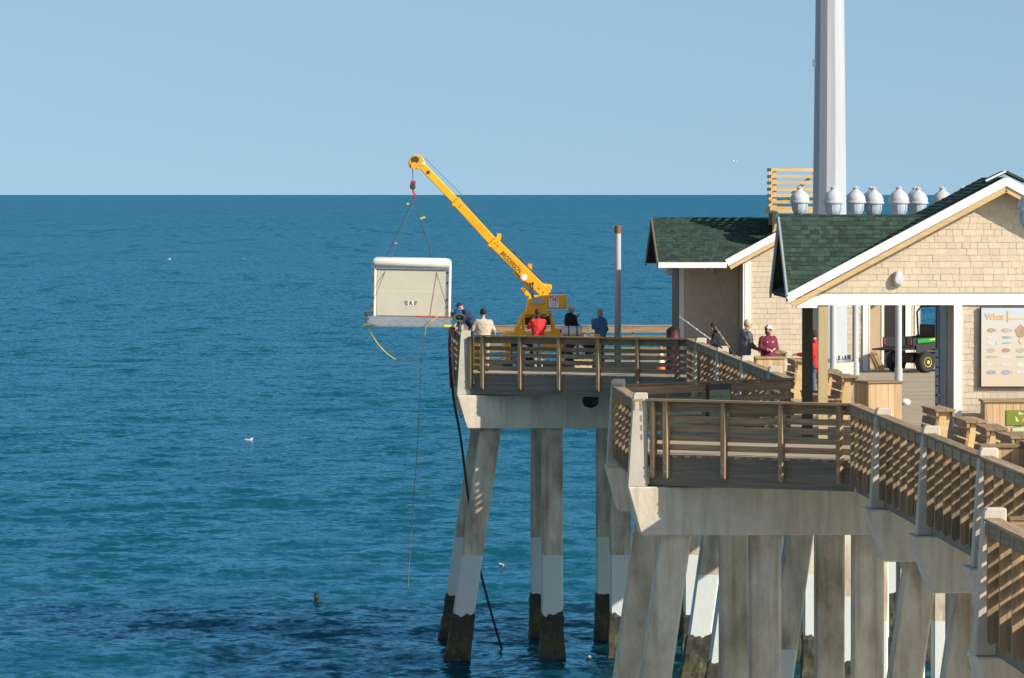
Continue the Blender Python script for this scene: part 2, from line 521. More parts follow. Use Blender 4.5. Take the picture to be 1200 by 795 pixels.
# ------------------------------------------------------------------ sea
def build_sea():
    rng = np.random.default_rng(5)
    rows = [-4000, -800, -200, -50, 0, 30, 60, 80]
    y = 95.0
    while y < 2600:
        rows.append(y); y *= 1.0032
    rows += [3000, 3600, 4600, 6500, 10000, 20000, 45000, 120000]
    u = np.concatenate([[-40, -10, -3, -1.2, -.6, -.35], np.linspace(-.16, .24, 300), [.4, .65, 1.2, 3, 10, 40]])
    rows = np.array(rows, float)
    Yg = rows[:, None] * np.ones((1, len(u)))
    W = np.maximum(np.abs(rows), 95.0)[:, None]
    Xg = W * u[None, :]
    Z = np.zeros_like(Xg)
    dy = np.maximum(W * .0034, .3)
    comps = []
    for i in range(90):
        t = rng.random()
        lam = 0.9 * (13 / 0.9) ** (t ** 1.5)
        th = -math.pi / 2 + rng.normal(0, .65) + .25
        sl_ = .034 * rng.uniform(.6, 1.3) * (1.0 if lam < 2.5 else .6 if lam < 5 else .35)
        comps.append((lam, th, sl_, rng.uniform(0, 6.28)))
    for lam, th, sl_, ph in comps:
        k = 2 * math.pi / lam
        a = sl_ / k
        fade = np.clip((lam / dy - 2.2) / 2.0, 0, 1)
        arg = k * (Xg * math.cos(th) + Yg * math.sin(th)) + ph
        s = np.sin(arg)
        Z += a * fade * (s + .22 * np.sin(2 * arg + .5 * math.pi))
    flat = ((rows < 95) | (rows > 2600))[:, None] | (np.abs(u) > .3)[None, :]
    Z = np.where(flat, 0, Z)
    ny, nx = Xg.shape
    co = np.stack([Xg, Yg, Z], -1).reshape(-1, 3).astype(np.float32)
    idx = np.arange(ny * nx).reshape(ny, nx)
    q = np.stack([idx[:-1, :-1], idx[:-1, 1:], idx[1:, 1:], idx[1:, :-1]], -1).reshape(-1, 4).astype(np.int32)
    me = bpy.data.meshes.new('sea')
    me.vertices.add(len(co)); me.vertices.foreach_set('co', co.ravel())
    me.loops.add(q.size); me.loops.foreach_set('vertex_index', q.ravel())
    me.polygons.add(len(q))
    me.polygons.foreach_set('loop_start', np.arange(0, q.size, 4, dtype=np.int32))
    me.update(calc_edges=True)
    me.polygons.foreach_set('use_smooth', np.ones(len(q), dtype=bool))
    me.materials.append(M['sea'])
    o = link('sea', me)
    struct(o)
    return comps
build_sea()

# ------------------------------------------------------------------ beach behind the surf: unseen, added as warm fill for the pier
mat('sand', (.52, .43, .30), (.44, .36, .25), .95, .4, bump=.4, fine=3)
bm_ = MB()
prof = [(-900, 4.5), (-60, 3.6), (-5, 2.6), (25, 1.0), (48, -.25), (60, -1.0)]
vs0 = [(x, y, z) for y, z in prof for x in (-900, -200, -40, 40, 200, 900)]
bm_.add(vs0, [(j * 6 + i, j * 6 + i + 1, (j + 1) * 6 + i + 1, (j + 1) * 6 + i) for j in range(5) for i in range(5)])
struct(bm_.build('fill_beach', 'sand', None, smooth=True))

# ------------------------------------------------------------------ pier deck
BENTS = [48.0, 55.3, 62.7, 70.1, 77.5, 84.9, 92.2, 99.5, 107.1, 114.7, 122.3, 129.9, 137.5, 145.1, 152.7]
NL, FL, PL = 6.12, 3.95, 8.24
def left_edge(Y):
    if Y < 62.9: return PL
    if 97.30 < Y < 110.6:
        a = 6.6 + (99.5 - Y) / .63
        b = NL + (Y - 107.2) * 1.17
        return max(NL, a if Y < 99.9 else NL, b if Y > 107.2 else NL)
    if 141.5 < Y:
        a = 4.43 + (145.1 - Y) / .63
        return max(FL, a)
    return RAIL
END = 156.0
def build_deck():
    m = MB()
    seg = [(46, 62.8)] + [(62.8, 97.3)]
    ys = [46, 62.9, 62.91, 97.3, 97.31, 99.9, 107.2, 110.59, 110.6, 141.5, 145.38, END]
    L = [(left_edge(min(y + 1e-3, END)) + .03, y) for y in ys]
    poly = [(x, y, 8.0) for x, y in L] + [(2 * CX - x, y, 8.0) for x, y in reversed(L)]
    m.prism(poly, (0, 0, .155))
    d = struct(m.build('pier_deck', 'concrete'))
    p = MB()
    y = 46.0
    while y < END - .14:
        x0 = left_edge(y + .07) + .02
        x1 = 2 * CX - x0
        dz = random.uniform(-.003, .003)
        # planks butt over the centre line
        j = CX + random.choice((-2.4, -.8, .9, 2.2))
        p.box(x0, j - .003, y, y + .138, 8.16, DECK + dz)
        p.box(j + .003, x1, y, y + .138, 8.16, DECK + dz + .001)
        y += .145
    o = p.build('deck_planks', 'deck_wood', d)
    o['kind'] = 'stuff'
    g = MB()
    for x in (10.7, 12.2, 13.78, 15.3, 16.8):
        g.box(x - .2, x + .2, 46, END - .2, 7.585, 7.998)
    g.build('girder', 'concrete', d)
    g = MB()
    for x in (6.9, 8.5):
        g.box(x - .15, x + .15, 100.3, 107.0, 7.585, 7.998)
    for x in (4.8, 6.4, 8.4):
        g.box(x - .15, x + .15, 145.9, END - .2, 7.585, 7.998)
    g.build('girder', 'concrete', d)
build_deck()

# ------------------------------------------------------------------ bents: caps and piles
def pile_part(parent, x, y, lean):
    """square pile; lean = shift in x per metre downwards"""
    hw = .30; c = .035
    zt, zb = CAPB + .02, -2.5
    ring = [(-hw + c, -hw), (hw - c, -hw), (hw, -hw + c), (hw, hw - c), (hw - c, hw), (-hw + c, hw), (-hw, hw - c), (-hw, -hw + c)]
    m = MB()
    top = [(x + a, y + b, zt) for a, b in ring]
    dx = lean * (zt - zb)
    bot = [(x + a + dx, y + b, zb) for a, b in ring]
    m.add(top + bot, [tuple(range(8)), tuple(range(15, 7, -1))] + [(i, (i + 1) % 8, 8 + (i + 1) % 8, 8 + i) for i in range(8)])
    p = m.build('pile', 'pile', parent)
    g = MB()
    nz_, nk = 16, 24
    rnd = random.random() * 50
    vs_ = []
    for j in range(nz_ + 1):
        z = -.6 + 1.98 * j / nz_
        cxx = x + lean * (zt - z)
        for k in range(nk):
            a = 2 * math.pi * k / nk
            s = max(abs(math.cos(a)), abs(math.sin(a)))
            n1 = mnoise.noise(Vector((math.cos(a) * 2 + rnd, math.sin(a) * 2, z * 3)))
            n2 = mnoise.noise(Vector((math.cos(a) * 7 + rnd, math.sin(a) * 7, z * 9)))
            zz = z
            th = .012 + max(0, .75 - z) * .055 + .03 * (n1 + .5) + .025 * n2
            if j == nz_:
                th = -.01; zz = z - .02 + .14 * n1 + .10 * n2
            r = (hw + max(th, -.01)) / s
            vs_.append((cxx + r * math.cos(a), y + r * math.sin(a), zz))
    fs = []
    for j in range(nz_):
        for k in range(nk):
            k2 = (k + 1) % nk
            fs.append((j * nk + k, j * nk + k2, (j + 1) * nk + k2, (j + 1) * nk + k))
    g.add(vs_, fs)
    g.build('marine_growth', 'growth', p)

def bent(Y, xl, xl_bot, piles, label, group=None):
    t = thing('pier_bent', label, 'pier support', (CX, Y, CAPT), group=group)
    # children are modelled in world coordinates
    t.location = (0, 0, 0)
    m = MB()
    xr, xrb = 2 * CX - xl, 2 * CX - xl_bot
    m.prism([(xl, Y, CAPT), (xl_bot, Y, CAPB), (xrb, Y, CAPB), (xr, Y, CAPT)], (0, .95, 0))
    m.build('bent_cap', 'concrete', t, bevel=.025)
    for x, lean in piles:
        pile_part(t, x, Y + .47, lean)
    return t
MAINP = [(10.82, -1 / 7.2), (13.2, 0), (14.9, 0), (2 * CX - 10.82, 1 / 7.2)]
for Y in BENTS:
    if Y == 99.5:
        bent(Y, 5.87, 6.13, [(6.84, -1 / 7.2), (8.59, 0), (10.61, 0), (13.4, 0), (16.9, 0), (20.7, 1 / 7.2)],
             'long grey concrete beam on piles under the front of the nearer bump-out')
    elif Y == 107.1:
        bent(Y, 5.87, 6.13, [(6.84, -1 / 7.2), (8.59, 0), (10.61, 0), (13.4, 0), (16.9, 0), (20.7, 1 / 7.2)],
             'concrete beam and piles under the back edge of the nearer bump-out')
    elif Y in (145.1, 152.7):
        lab = 'concrete beam on white-banded piles under the front of the crane platform' if Y < 150 else \
            'concrete beam on white-banded piles under the back of the crane platform'
        bent(Y, 3.71, 3.99, [(4.68, -1 / 6.9), (6.43, 0), (8.39, 0), (10.5, 0), (13.4, 0), (17, 0), (21, 0), (22.9, 1 / 6.9)], lab)
    elif Y < 63:
        bent(Y, PL - .25, PL + .02, [(8.7, -1 / 7.2), (11.5, 0), (14, 0), (2 * CX - 8.7, 1 / 7.2)],
             'concrete beam with sloped end under the corner bump-out, %s one in' % ('third', 'second', 'first')[BENTS.index(Y)], 'beams under the corner bump-out')
    else:
        near = [92.2, 84.9, 77.5, 70.1]
        k = near.index(Y) if Y in near else BENTS.index(Y) - BENTS.index(114.7)
        o_ = ('first', 'second', 'third', 'fourth')[k]
        lab = ('concrete beam with sloped end under the walkway, %s this side of the nearer bump-out' if Y in near else
               'concrete beam on white-banded piles, %s support beyond the nearer bump-out') % o_
        bent(Y, 9.77, 10.09, MAINP, lab, 'beams under the main walkway')

# ------------------------------------------------------------------ railings
def concrete_post(parent, x, y0, z0, lower=False):
    """tapered post; local frame: y = outward"""
    m = MB()
    zt = 1.20
    a = [(x - .16, -.15, z0), (x + .16, -.15, z0), (x + .16, .245, z0), (x - .16, .245, z0)]
    b = [(x - .13, -.15, zt - .05), (x + .13, -.15, zt - .05), (x + .13, .135, zt - .05), (x - .13, .135, zt - .05)]
    c = [(x - .13, -.15, zt), (x + .13, -.15, zt), (x + .13, .10, zt), (x - .13, .10, zt)]
    m.add(a + b + c, [(0, 1, 2, 3), (11, 10, 9, 8)] + [(i + o, (i + 1) % 4 + o, 4 + (i + 1) % 4 + o, 4 + i + o) for o in (0, 4) for i in range(4)])
    m.build('concrete_post', 'concrete_post', parent, bevel=.015)

POST_MESH = MB().prism([(-.045, 0, -.41), (-.045, .10, -.46), (-.045, .14, -.40), (-.045, .14, 1.04), (-.045, 0, 1.04)], (.09, 0, 0)).mesh('post', 'wood_z')
BOLT_MESH = MB().lathe([(.02, 0), (.02, .012), (.006, .016)], n=8, axis='y').mesh('bolt', 'steel')

def railing(p0, p1, label, breaks=None, cpost=(), npost=None, fascia=True, bolts=True, z=DECK, spacing=1.13, first=.0, group=None, pxs=None, ribbon=False):
    p0, p1 = Vector((*p0, z)), Vector((*p1, z))
    d = p1 - p0; Ln = d.length
    t = thing('wooden_railing', label, 'railing', p0, math.atan2(d.y, d.x), group)
    br = [0.0] + [b for b in (breaks or [])] + [Ln]
    for a, b in zip(br[:-1], br[1:]):
        a2, b2 = a + .005, b - .005
        MB().box(a2, b2, -.06, .15, 1.045, 1.085).build('top_rail', 'wood_x', t)
        MB().box(a2, b2, -.042, -.002, .855, 1.035).build('rail_board', 'wood_x', t)
        for k in range(4):
            zc = .10 + k * .185
            MB().box(a2, b2, -.042, -.003, zc - .008, zc + .108).build('rail_board', 'wood_x', t)
        if fascia:
            MB().box(a2, b2, -.05, -.004, -.315, -.02).build('fascia_board', 'fascia_wood', t)
            MB().box(a2, b2, -.05, -.006, -.605, -.322).build('fascia_board', 'fascia_wood', t)
        if ribbon:
            MB().box(a2, b2, .095, .128, .87, 1.03).build('ribbon_board', 'wood_x', t)
        n = npost or max(2, int(round((b - a) / spacing)) + 1)
        edge = .32 if cpost else .12
        xs_ = [a + edge + (b - a - 2 * edge) * i / (n - 1) + first for i in range(n)]
        if pxs:
            # where the sight line of a pixel column meets the rail line
            xs_ = []
            for px in pxs:
                r_ = ray(px, 400)
                e_ = d / Ln
                det = r_.x * -e_.y + r_.y * e_.x
                xs_.append((r_.x * p0.y - r_.y * p0.x) / det)
        for x in xs_:
            po = link('post', POST_MESH, t, (x, 0, 0))
            if bolts:
                for zz in (-.33, -.16):
                    link('bolt', BOLT_MESH, po, (0, .14, zz))
    for x in cpost:
        concrete_post(t, x, 0, CAPT - z)
    return t

# near stretch of the left rail, then the mid stretch
ys = [62.9, 70.1, 77.5, 84.9, 92.2]
railing((RAIL, 62.9), (RAIL, 97.25), 'long weathered railing with concrete posts along the main walkway below the shingled pavilion',
        [y - 62.9 for y in ys[1:]], [y + .35 - 62.9 for y in ys[1:]], npost=7, bolts=False, ribbon=True)
ym = [110.7, 114.7, 122.3, 129.9, 137.5, 141.45]
railing((RAIL, 110.7), (RAIL, 141.45), 'walkway railing with concrete posts between the two bump-outs, fishing rods leaning on it',
        [y - 110.7 for y in ym[1:-1]], [y + .35 - 110.7 for y in ym[1:-1]], npost=7, bolts=False, ribbon=True)
# nearer bump-out
railing((10.06, 97.32), (6.30, 99.69), 'shaded wooden railing across the front of the nearer bump-out', pxs=(768, 783, 850.5, 918, 986))
railing((NL, 99.6), (NL, 107.2), 'short slatted railing on the seaward side of the nearer bump-out', cpost=(.15, 7.6), npost=7, bolts=False, ribbon=True)
railing((NL + .1, 107.3), (10.05, 110.55), 'half-sunlit railing at the back of the nearer bump-out with a green panel on it', npost=5, bolts=False)
# crane platform
railing((10.04, 141.53), (4.2, 145.24), 'shaded wooden railing across the front of the crane platform', pxs=(553, 567, 611, 656.5, 702.5, 748.5, 795))
railing((FL, 145.3), (FL, END), 'slatted railing on the seaward side of the crane platform by the hose', [7.4], (.1, 7.75), npost=6, bolts=False)
railing((FL + .05, END), (2 * CX - FL, END), 'sunlit wooden railing at the far end of the crane platform', [4, 8, 12, 16], (), npost=4, bolts=False)
# corner bump-out at the near end
railing((PL, 48.0), (PL, 62.75), 'blue-shaded railing at the corner bump-out below the benches', [7.3], (7.5, 14.95), npost=7, bolts=False, ribbon=True)
railing((PL + .2, 62.95), (RAIL - .1, 62.95), 'short railing closing the far end of the corner bump-out', npost=3, bolts=False)

# ------------------------------------------------------------------ shingle helpers
def scan(poly, v):
    xs = []
    n = len(poly)
    for i in range(n):
        (u0, v0), (u1, v1) = poly[i], poly[(i + 1) % n]
        if (v0 - v) * (v1 - v) < 0:
            xs.append(u0 + (u1 - u0) * (v - v0) / (v1 - v0))
    xs.sort()
    return [(xs[i], xs[i + 1]) for i in range(0, len(xs) - 1, 2)]
def shingle_layout(poly, expo, wmin, wmax):
    out = []
    v0 = min(p[1] for p in poly); v1 = max(p[1] for p in poly)
    v = v0
    while v < v1 - .02:
        for a, b in scan(poly, min(v + expo * .5, v1 - .01)):
            u = a - random.random() * wmin
            while u < b:
                w = random.uniform(wmin, wmax)
                x0, x1 = max(u, a), min(u + w, b)
                if x1 - x0 > .02:
                    out.append((x0, x1, v, min(v + expo, v1)))
                u += w
        v += expo
    return out
def shingles_mesh(org, U, V, layout, thick, gap=.004, lap=.02):
    org, U, V = Vector(org), Vector(U).normalized(), Vector(V).normalized()
    N = U.cross(V)
    m = MB()
    for a, b, v0, v1 in layout:
        t = thick * random.uniform(.7, 1.35)
        vj = v0 - random.uniform(0, .006)
        P = lambda u, v, n_: org + U * u + V * v + N * n_
        a2, b2 = a + gap / 2, b - gap / 2
        m.add([P(a2, vj, 0), P(b2, vj, 0), P(b2, vj, t), P(a2, vj, t), P(a2, v1 + lap, 0), P(b2, v1 + lap, 0), P(b2, v1 + lap, .003), P(a2, v1 + lap, .003)],
              [(0, 1, 2, 3), (3, 2, 6, 7), (0, 3, 7, 4), (1, 5, 6, 2), (0, 4, 5, 1), (4, 7, 6, 5)])
    return m
def shingle_parts(parent, org, U, V, layout, thick, limit, m='wall_shingle'):
    """each shingle an object of its own (shared meshes by width), the rest joined"""
    org, U, V = Vector(org), Vector(U).normalized(), Vector(V).normalized()
    N = U.cross(V)
    rot = Matrix((U, V, N)).transposed().to_4x4()
    rest = layout[limit:]
    cache = {}
    for a, b, v0, v1 in layout[:limit]:
        k = (round(b - a, 2), round(v1 - v0, 2))
        if k not in cache:
            w, h = b - a - .004, v1 - v0 + .02
            mm = MB()
            mm.add([(0, 0, 0), (w, 0, 0), (w, 0, thick), (0, 0, thick), (0, h, 0), (w, h, 0), (w, h, .003), (0, h, .003)],
                   [(0, 1, 2, 3), (3, 2, 6, 7), (0, 3, 7, 4), (1, 5, 6, 2), (0, 4, 5, 1), (4, 7, 6, 5)])
            cache[k] = mm.mesh('shingle', m)
        o = link('shingle', cache[k], parent)
        p = org + U * (a + .002) + V * (v0 - random.uniform(0, .005)) + N * random.uniform(0, .003)
        o.matrix_local = Matrix.Translation(p) @ rot
    if rest:
        o = shingles_mesh(org, U, V, rest, thick).build('shingles', m, parent)
        o['kind'] = 'stuff'
def roof_plane(parent, poly3, thick=.10, expo=.145):
    """poly3: outline, first edge along the eave direction; covers it with tabs"""
    P = [Vector(p) for p in poly3]
    N = (P[1] - P[0]).cross(P[2] - P[0]).normalized()
    if N.z < 0:
        P = [P[0]] + P[:0:-1]; N = -N
    MB().prism([p - N * .004 for p in P], -N * thick).build('roof_deck', 'roof_under', parent)
    U = Vector((-N.y, N.x, 0)).normalized() if abs(N.z) < .999 else Vector((1, 0, 0))
    V = N.cross(U)
    if V.z < 0:
        U, V = -U, -V
    pl = [((p - P[0]).dot(U), (p - P[0]).dot(V)) for p in P]
    lay = shingle_layout(pl, expo, .08, .20)
    o = shingles_mesh(P[0], U, V, lay, .014).build('roof_shingles', 'roof_shingle', parent)
    o['kind'] = 'stuff'

def oval_light(Y, px, py, label, w=.22, h=.34, dep=.14):
    c = at(px, py, Y)
    t = thing('wall_light', label, 'light', (c.x, Y, c.z))
    m = MB(); n = 18
    prof = [(1.0, 0), (1.0, -.05), (.92, -.10), (.6, -dep)]
    vs_ = []
    for s, yy in prof:
        for k in range(n):
            a = 2 * math.pi * k / n
            vs_.append((s * w / 2 * math.cos(a), yy, s * h / 2 * math.sin(a) * (1.0 if abs(math.sin(a)) < .9 else .97)))
    fs = [(i * n + k, i * n + (k + 1) % n, (i + 1) * n + (k + 1) % n, (i + 1) * n + k) for i in range(3) for k in range(n)]
    fs.append(tuple(3 * n + k for k in range(n)))
    m.add(vs_, fs); m.build('cover', 'lamp_white', t, smooth=True)
    MB().lathe([(w * .42, .012), (w * .42, -.02)], n=16, axis='y').build('back_plate', 'steel', t)
    return t

# ------------------------------------------------------------------ near pavilion
def pavilion():
    Y0, YR = 103.8, 103.38
    t = thing('shingled_pavilion', 'open shingled pavilion with green roof and white gable trim over the walkway', 'pavilion')
    ax, az = CX, 13.62                       # apex of the roof
    ex, ez = 9.36, 11.25                     # eave tip
    k = (az - ez) / (ax - ex)
    exr = 2 * CX - ex
    YB = 107.3; YM = 105.35
    rz = 12.82
    vx = ex + (rz - ez) / k
    wl = 9.35
    # main gable slopes
    roof_plane(t, [(ex, YR, ez), (ex, YB, ez), (ax, YB, az), (ax, YR, az)])
    roof_plane(t, [(exr, YR, ez), (exr, YB, ez), (ax, YB, az), (ax, YR, az)])
    # wing slopes (ridge across the pier)
    lift = .03
    for sgn in (1, -1):
        X = lambda x: x if sgn == 1 else 2 * CX - x
        roof_plane(t, [(X(wl), YR, ez + lift), (X(ex + .12), YR, ez + lift), (X(vx + .12), YM, rz + lift), (X(wl), YM, rz + lift)])
        roof_plane(t, [(X(wl), YB, ez + lift), (X(ex + .12), YB, ez + lift), (X(vx + .12), YM, rz + lift), (X(wl), YM, rz + lift)])
        # wing end gable and its rake boards
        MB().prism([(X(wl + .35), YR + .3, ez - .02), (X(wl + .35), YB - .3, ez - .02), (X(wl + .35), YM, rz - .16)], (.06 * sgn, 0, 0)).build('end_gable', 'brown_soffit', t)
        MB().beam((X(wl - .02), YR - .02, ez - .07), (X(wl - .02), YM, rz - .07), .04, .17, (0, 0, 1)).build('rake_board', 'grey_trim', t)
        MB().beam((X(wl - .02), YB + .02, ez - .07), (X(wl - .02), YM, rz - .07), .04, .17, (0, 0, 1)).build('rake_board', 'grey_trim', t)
        # front rake boards: white fascia and tan board under it
        n = Vector((-k, 0, 1)).normalized()
        a = Vector((ex - .03, YR - .02, ez - .075)); b = Vector((ax, YR - .02, az - .075))
        if sgn == -1:
            a.x, b.x = 2 * CX - a.x, 2 * CX - b.x
        MB().beam(a, b, .045, .175, (0, 0, 1)).build('rake_fascia', 'white_paint', t)
        dz = Vector((0, .06, -.165))
        MB().beam(a + dz + Vector((.1 * sgn, 0, .03)), b + dz, .10, .10, (0, 0, 1)).build('rake_board', 'new_wood', t)
        # eave return at the corner
        MB().box(*sorted((X(ex + .18), X(ex + .60))), YR + .12, YR + .30, ez - .27, ez - .04).build('eave_return', 'white_paint', t)
    # ridge cap with flashing
    MB().beam((ax - .42, YR + .3, az - .08), (ax - .01, YR + .3, az + .115), .62, .05, (0, 0, 1)).build('ridge_cap', 'roof_shingle', t)
    MB().beam((ax + .42, YR + .3, az - .08), (ax + .01, YR + .3, az + .115), .62, .05, (0, 0, 1)).build('ridge_cap', 'roof_shingle', t)
    MB().beam((ax - .42, YR - .025, az - .065), (ax - .01, YR - .025, az + .13), .03, .035, (0, 0, 1)).build('ridge_flashing', 'white_paint', t)
    MB().prism([(ax - .16, YR - .046, az - .245), (ax, YR - .046, az - .165), (ax + .16, YR - .046, az - .245), (ax + .16, YR - .046, az - .075), (ax, YR - .046, az + .012), (ax - .16, YR - .046, az - .075)], (0, .045, 0)).build('apex_block', 'white_paint', t)
    MB().prism([(ax - .16, YR + .002, az - .37), (ax, YR + .002, az - .285), (ax + .16, YR + .002, az - .37), (ax + .16, YR + .002, az - .23), (ax, YR + .002, az - .15), (ax - .16, YR + .002, az - .23)], (0, .10, 0)).build('apex_board', 'new_wood', t)
    # gable wall: backing and shingles
    gx0 = 9.96
    zb = 11.27
    top = lambda x: ez + k * (x - ex) - .20
    MB().prism([(gx0, Y0, zb), (2 * CX - gx0, Y0, zb), (2 * CX - gx0, Y0, top(gx0)), (ax, Y0, top(ax)), (gx0, Y0, top(gx0))], (0, .1, 0)).build('gable_wall', 'wall_board', t)
    poly = [(gx0, zb), (2 * CX - gx0, zb), (2 * CX - gx0, top(gx0)), (ax, top(ax)), (gx0, top(gx0))]
    lay = shingle_layout(poly, .130, .12, .26)
    lay.sort(key=lambda q: q[0] > 13.62)
    vis = [q for q in lay if q[0] <= 13.62]
    shingle_parts(t, (0, Y0 - .001, 0), (1, 0, 0), (0, 0, 1), [(a, b, c, d) for a, b, c, d in lay], .012, min(280, len(vis)))
    # drip strip and white beam
    MB().box(gx0 - .03, 2 * CX - gx0 + .03, Y0 - .035, Y0 + .05, zb - .012, zb + .014).build('drip_strip', 'cabinet_green', t)
    MB().box(9.90, 2 * CX - 9.90, Y0 - .045, Y0 + .14, 11.03, zb - .014).build('white_beam', 'white_paint', t)
    MB().box(9.90, 10.03, Y0 - .05, Y0 + .02, zb + .015, 11.50).build('corner_block', 'white_paint', t)
    MB().box(10.0, 10.16, Y0 + .15, YB - .15, 11.03, 11.26).build('side_beam', 'white_paint', t)
    # posts
    MB().box(10.01, 10.20, Y0 - .01, Y0 + .18, DECK, 11.028).build('post', 'post_wood', t)
    MB().box(9.97, 10.18, 106.8, 107.0, DECK, 11.028).build('post', 'shaded_post', t)
    # room on the right of the passage
    wx = 12.93
    MB().box(wx - .16, wx - .002, Y0 - .055, Y0 + .08, DECK + .002, 11.028).build('corner_board', 'white_paint', t)
    MB().box(wx, 2 * CX - 10.1, Y0 + .01, Y0 + .12, DECK + .002, 11.028).build('front_wall', 'wall_board', t)
    lay = shingle_layout([(wx, DECK + .01), (2 * CX - 10.1, DECK + .01), (2 * CX - 10.1, 11.02), (wx, 11.02)], .130, .12, .26)
    lay.sort(key=lambda q: q[0])
    o = shingles_mesh((0, Y0 + .009, 0), (1, 0, 0), (0, 0, 1), lay, .012).build('wall_shingles', 'wall_shingle', t); o['kind'] = 'stuff'
    MB().box(wx - .001, wx + .1, Y0 + .121, 106.1, DECK + .002, 11.25).build('side_wall', 'wall_board', t)
    lay = shingle_layout([(0, DECK + .01), (106.1 - Y0 - .13, DECK + .01), (106.1 - Y0 - .13, 11.2), (0, 11.2)], .130, .12, .26)
    o = shingles_mesh((wx - .002, 106.1, 0), (0, -1, 0), (0, 0, 1), lay, .012).build('wall_shingles', 'wall_shingle', t); o['kind'] = 'stuff'
    MB().box(wx - .03, wx + .1, 106.101, 107.2, DECK + .002, 11.25).build('grey_jamb', 'grey_trim', t)
    MB().box(wx - .02, wx + .1, 107.24, 107.9, DECK + .9, 10.9).build('painted_opening', 'door_dark', t)  # solid slab, the dark of an opening put into its colour
    for j in range(9):
        MB().box(wx - .05, wx + .06, 107.24 , 107.9, DECK + .05 + j * .2, DECK + .21 + j * .2).build('louver', 'louver', t)
    MB().box(wx - .04, wx + .02, 107.901, 108.0, DECK + .002, 10.95).build('back_corner_board', 'grey_trim', t)
    MB().box(2 * CX - 10.2, 2 * CX - 10.1, Y0 + .121, 107.1, DECK + .002, 11.2).build('side_wall', 'wall_board', t)
    MB().box(wx + .101, 2 * CX - 10.2, 107.0, 107.1, DECK + .002, 11.2).build('back_wall', 'wall_board', t)
    MB().box(9.96, wx - .05, Y0 + .16, 107.1, 11.262, 11.29).build('ceiling', 'brown_soffit', t)
    return t
pavilion()
oval_light(103.8, 1052, 327, 'oval white light on the gable wall of the near pavilion')

# fish chart on the pavilion wall
def fish_chart():
    Y = 103.72
    a, b = at(1150, 361, Y), at(1150, 453, Y)
    x0, x1 = a.x, a.x + 2.05
    t = thing('fish_chart', 'pale fish identification board on the shingled wall', 'sign', ((x0 + x1) / 2, Y, b.z))
    h = a.z - b.z; hw = (x1 - x0) / 2
    mm = bpy.data.materials.new('chart_print'); mm.use_nodes = True
    n, l = mm.node_tree.nodes, mm.node_tree.links
    tc = n.new('ShaderNodeTexCoord'); sp = n.new('ShaderNodeSeparateXYZ'); l.new(tc.outputs['Object'], sp.inputs[0])
    rp = n.new('ShaderNodeValToRGB'); e = rp.color_ramp.elements
    e[0].position = .1; e[0].color = (.60, .50, .37, 1); e[1].position = .98; e[1].color = (.50, .58, .66, 1)
    q = e.new(.75); q.color = (.60, .55, .49, 1)
    dv = n.new('ShaderNodeMath'); dv.operation = 'DIVIDE'; dv.inputs[1].default_value = h
    l.new(sp.outputs['Z'], dv.inputs[0]); l.new(dv.outputs[0], rp.inputs[0]); l.new(rp.outputs[0], n['Principled BSDF'].inputs['Base Color'])
    n['Principled BSDF'].inputs['Roughness'].default_value = .4
    MB().box(-hw, hw, -.02, .03, 0, h).build('board', mm, t)
    MB().box(-hw - .03, hw + .03, .0, .05, -.03, h + .02).build('frame', 'dark_steel', t)
    kinds = [('f1', (.62, .66, .68)), ('f2', (.34, .42, .52)), ('f3', (.70, .68, .62)), ('f4', (.46, .30, .22)), ('f5', (.50, .44, .36))]
    for nme, c in kinds:
        plain(nme, c)
    rows = [.245, .335, .405, .50, .585, .685, .78, .87]
    for r, v in enumerate(rows[:-1]):
        for c in range(6):
            if c == 2 and r < 3: continue
            x = -hw + .2 + c * .3; z = h * (1 - v - .04)
            w = random.uniform(.08, .10); hh = random.choice((.02, .028, .045, .05))
            body = [(x + w * math.cos(q), -.0235, z + hh * math.sin(q)) for q in [i * math.pi / 6 for i in range(12)]]
            MB().prism(body, (0, .003, 0)).build('printed_fish', random.choice(kinds)[0], t)
            MB().prism([(x + w * .85, -.0230, z), (x + w * 1.35, -.0230, z + hh * .7), (x + w * 1.25, -.0230, z), (x + w * 1.35, -.0230, z - hh * .7)], (0, .002, 0)).build('printed_tail', random.choice(kinds)[0], t)
    x, z = -hw + .8, h * .70
    MB().prism([(x, -.0235, z + .15), (x - .13, -.0235, z + .03), (x - .06, -.0235, z - .12), (x + .06, -.0235, z - .12), (x + .13, -.0235, z + .03)], (0, .003, 0)).build('printed_ray', 'f4', t)
    MB().tube([(x, -.022, z - .1), (x - .04, -.022, z - .2), (x + .01, -.022, z - .26)], .006, 5).build('printed_ray_tail', 'f4', t)
    plain('chart_orange', (.78, .50, .24))
    me = text_mesh('What', .17, 'chart_orange', bold=.006)
    link('heading', me, t, (-hw + .27, -.025, h * .885), (math.pi / 2, 0, 0))
    MB().box(-hw + .52, -hw + .55, -.025, -.021, h * .82, h * .96).build('heading_mark', 'sign_orange', t)
    MB().box(-hw + .56, hw - .1, -.024, -.021, h * .855, h * .87).build('heading_line', 'chart_orange', t)
fish_chart()

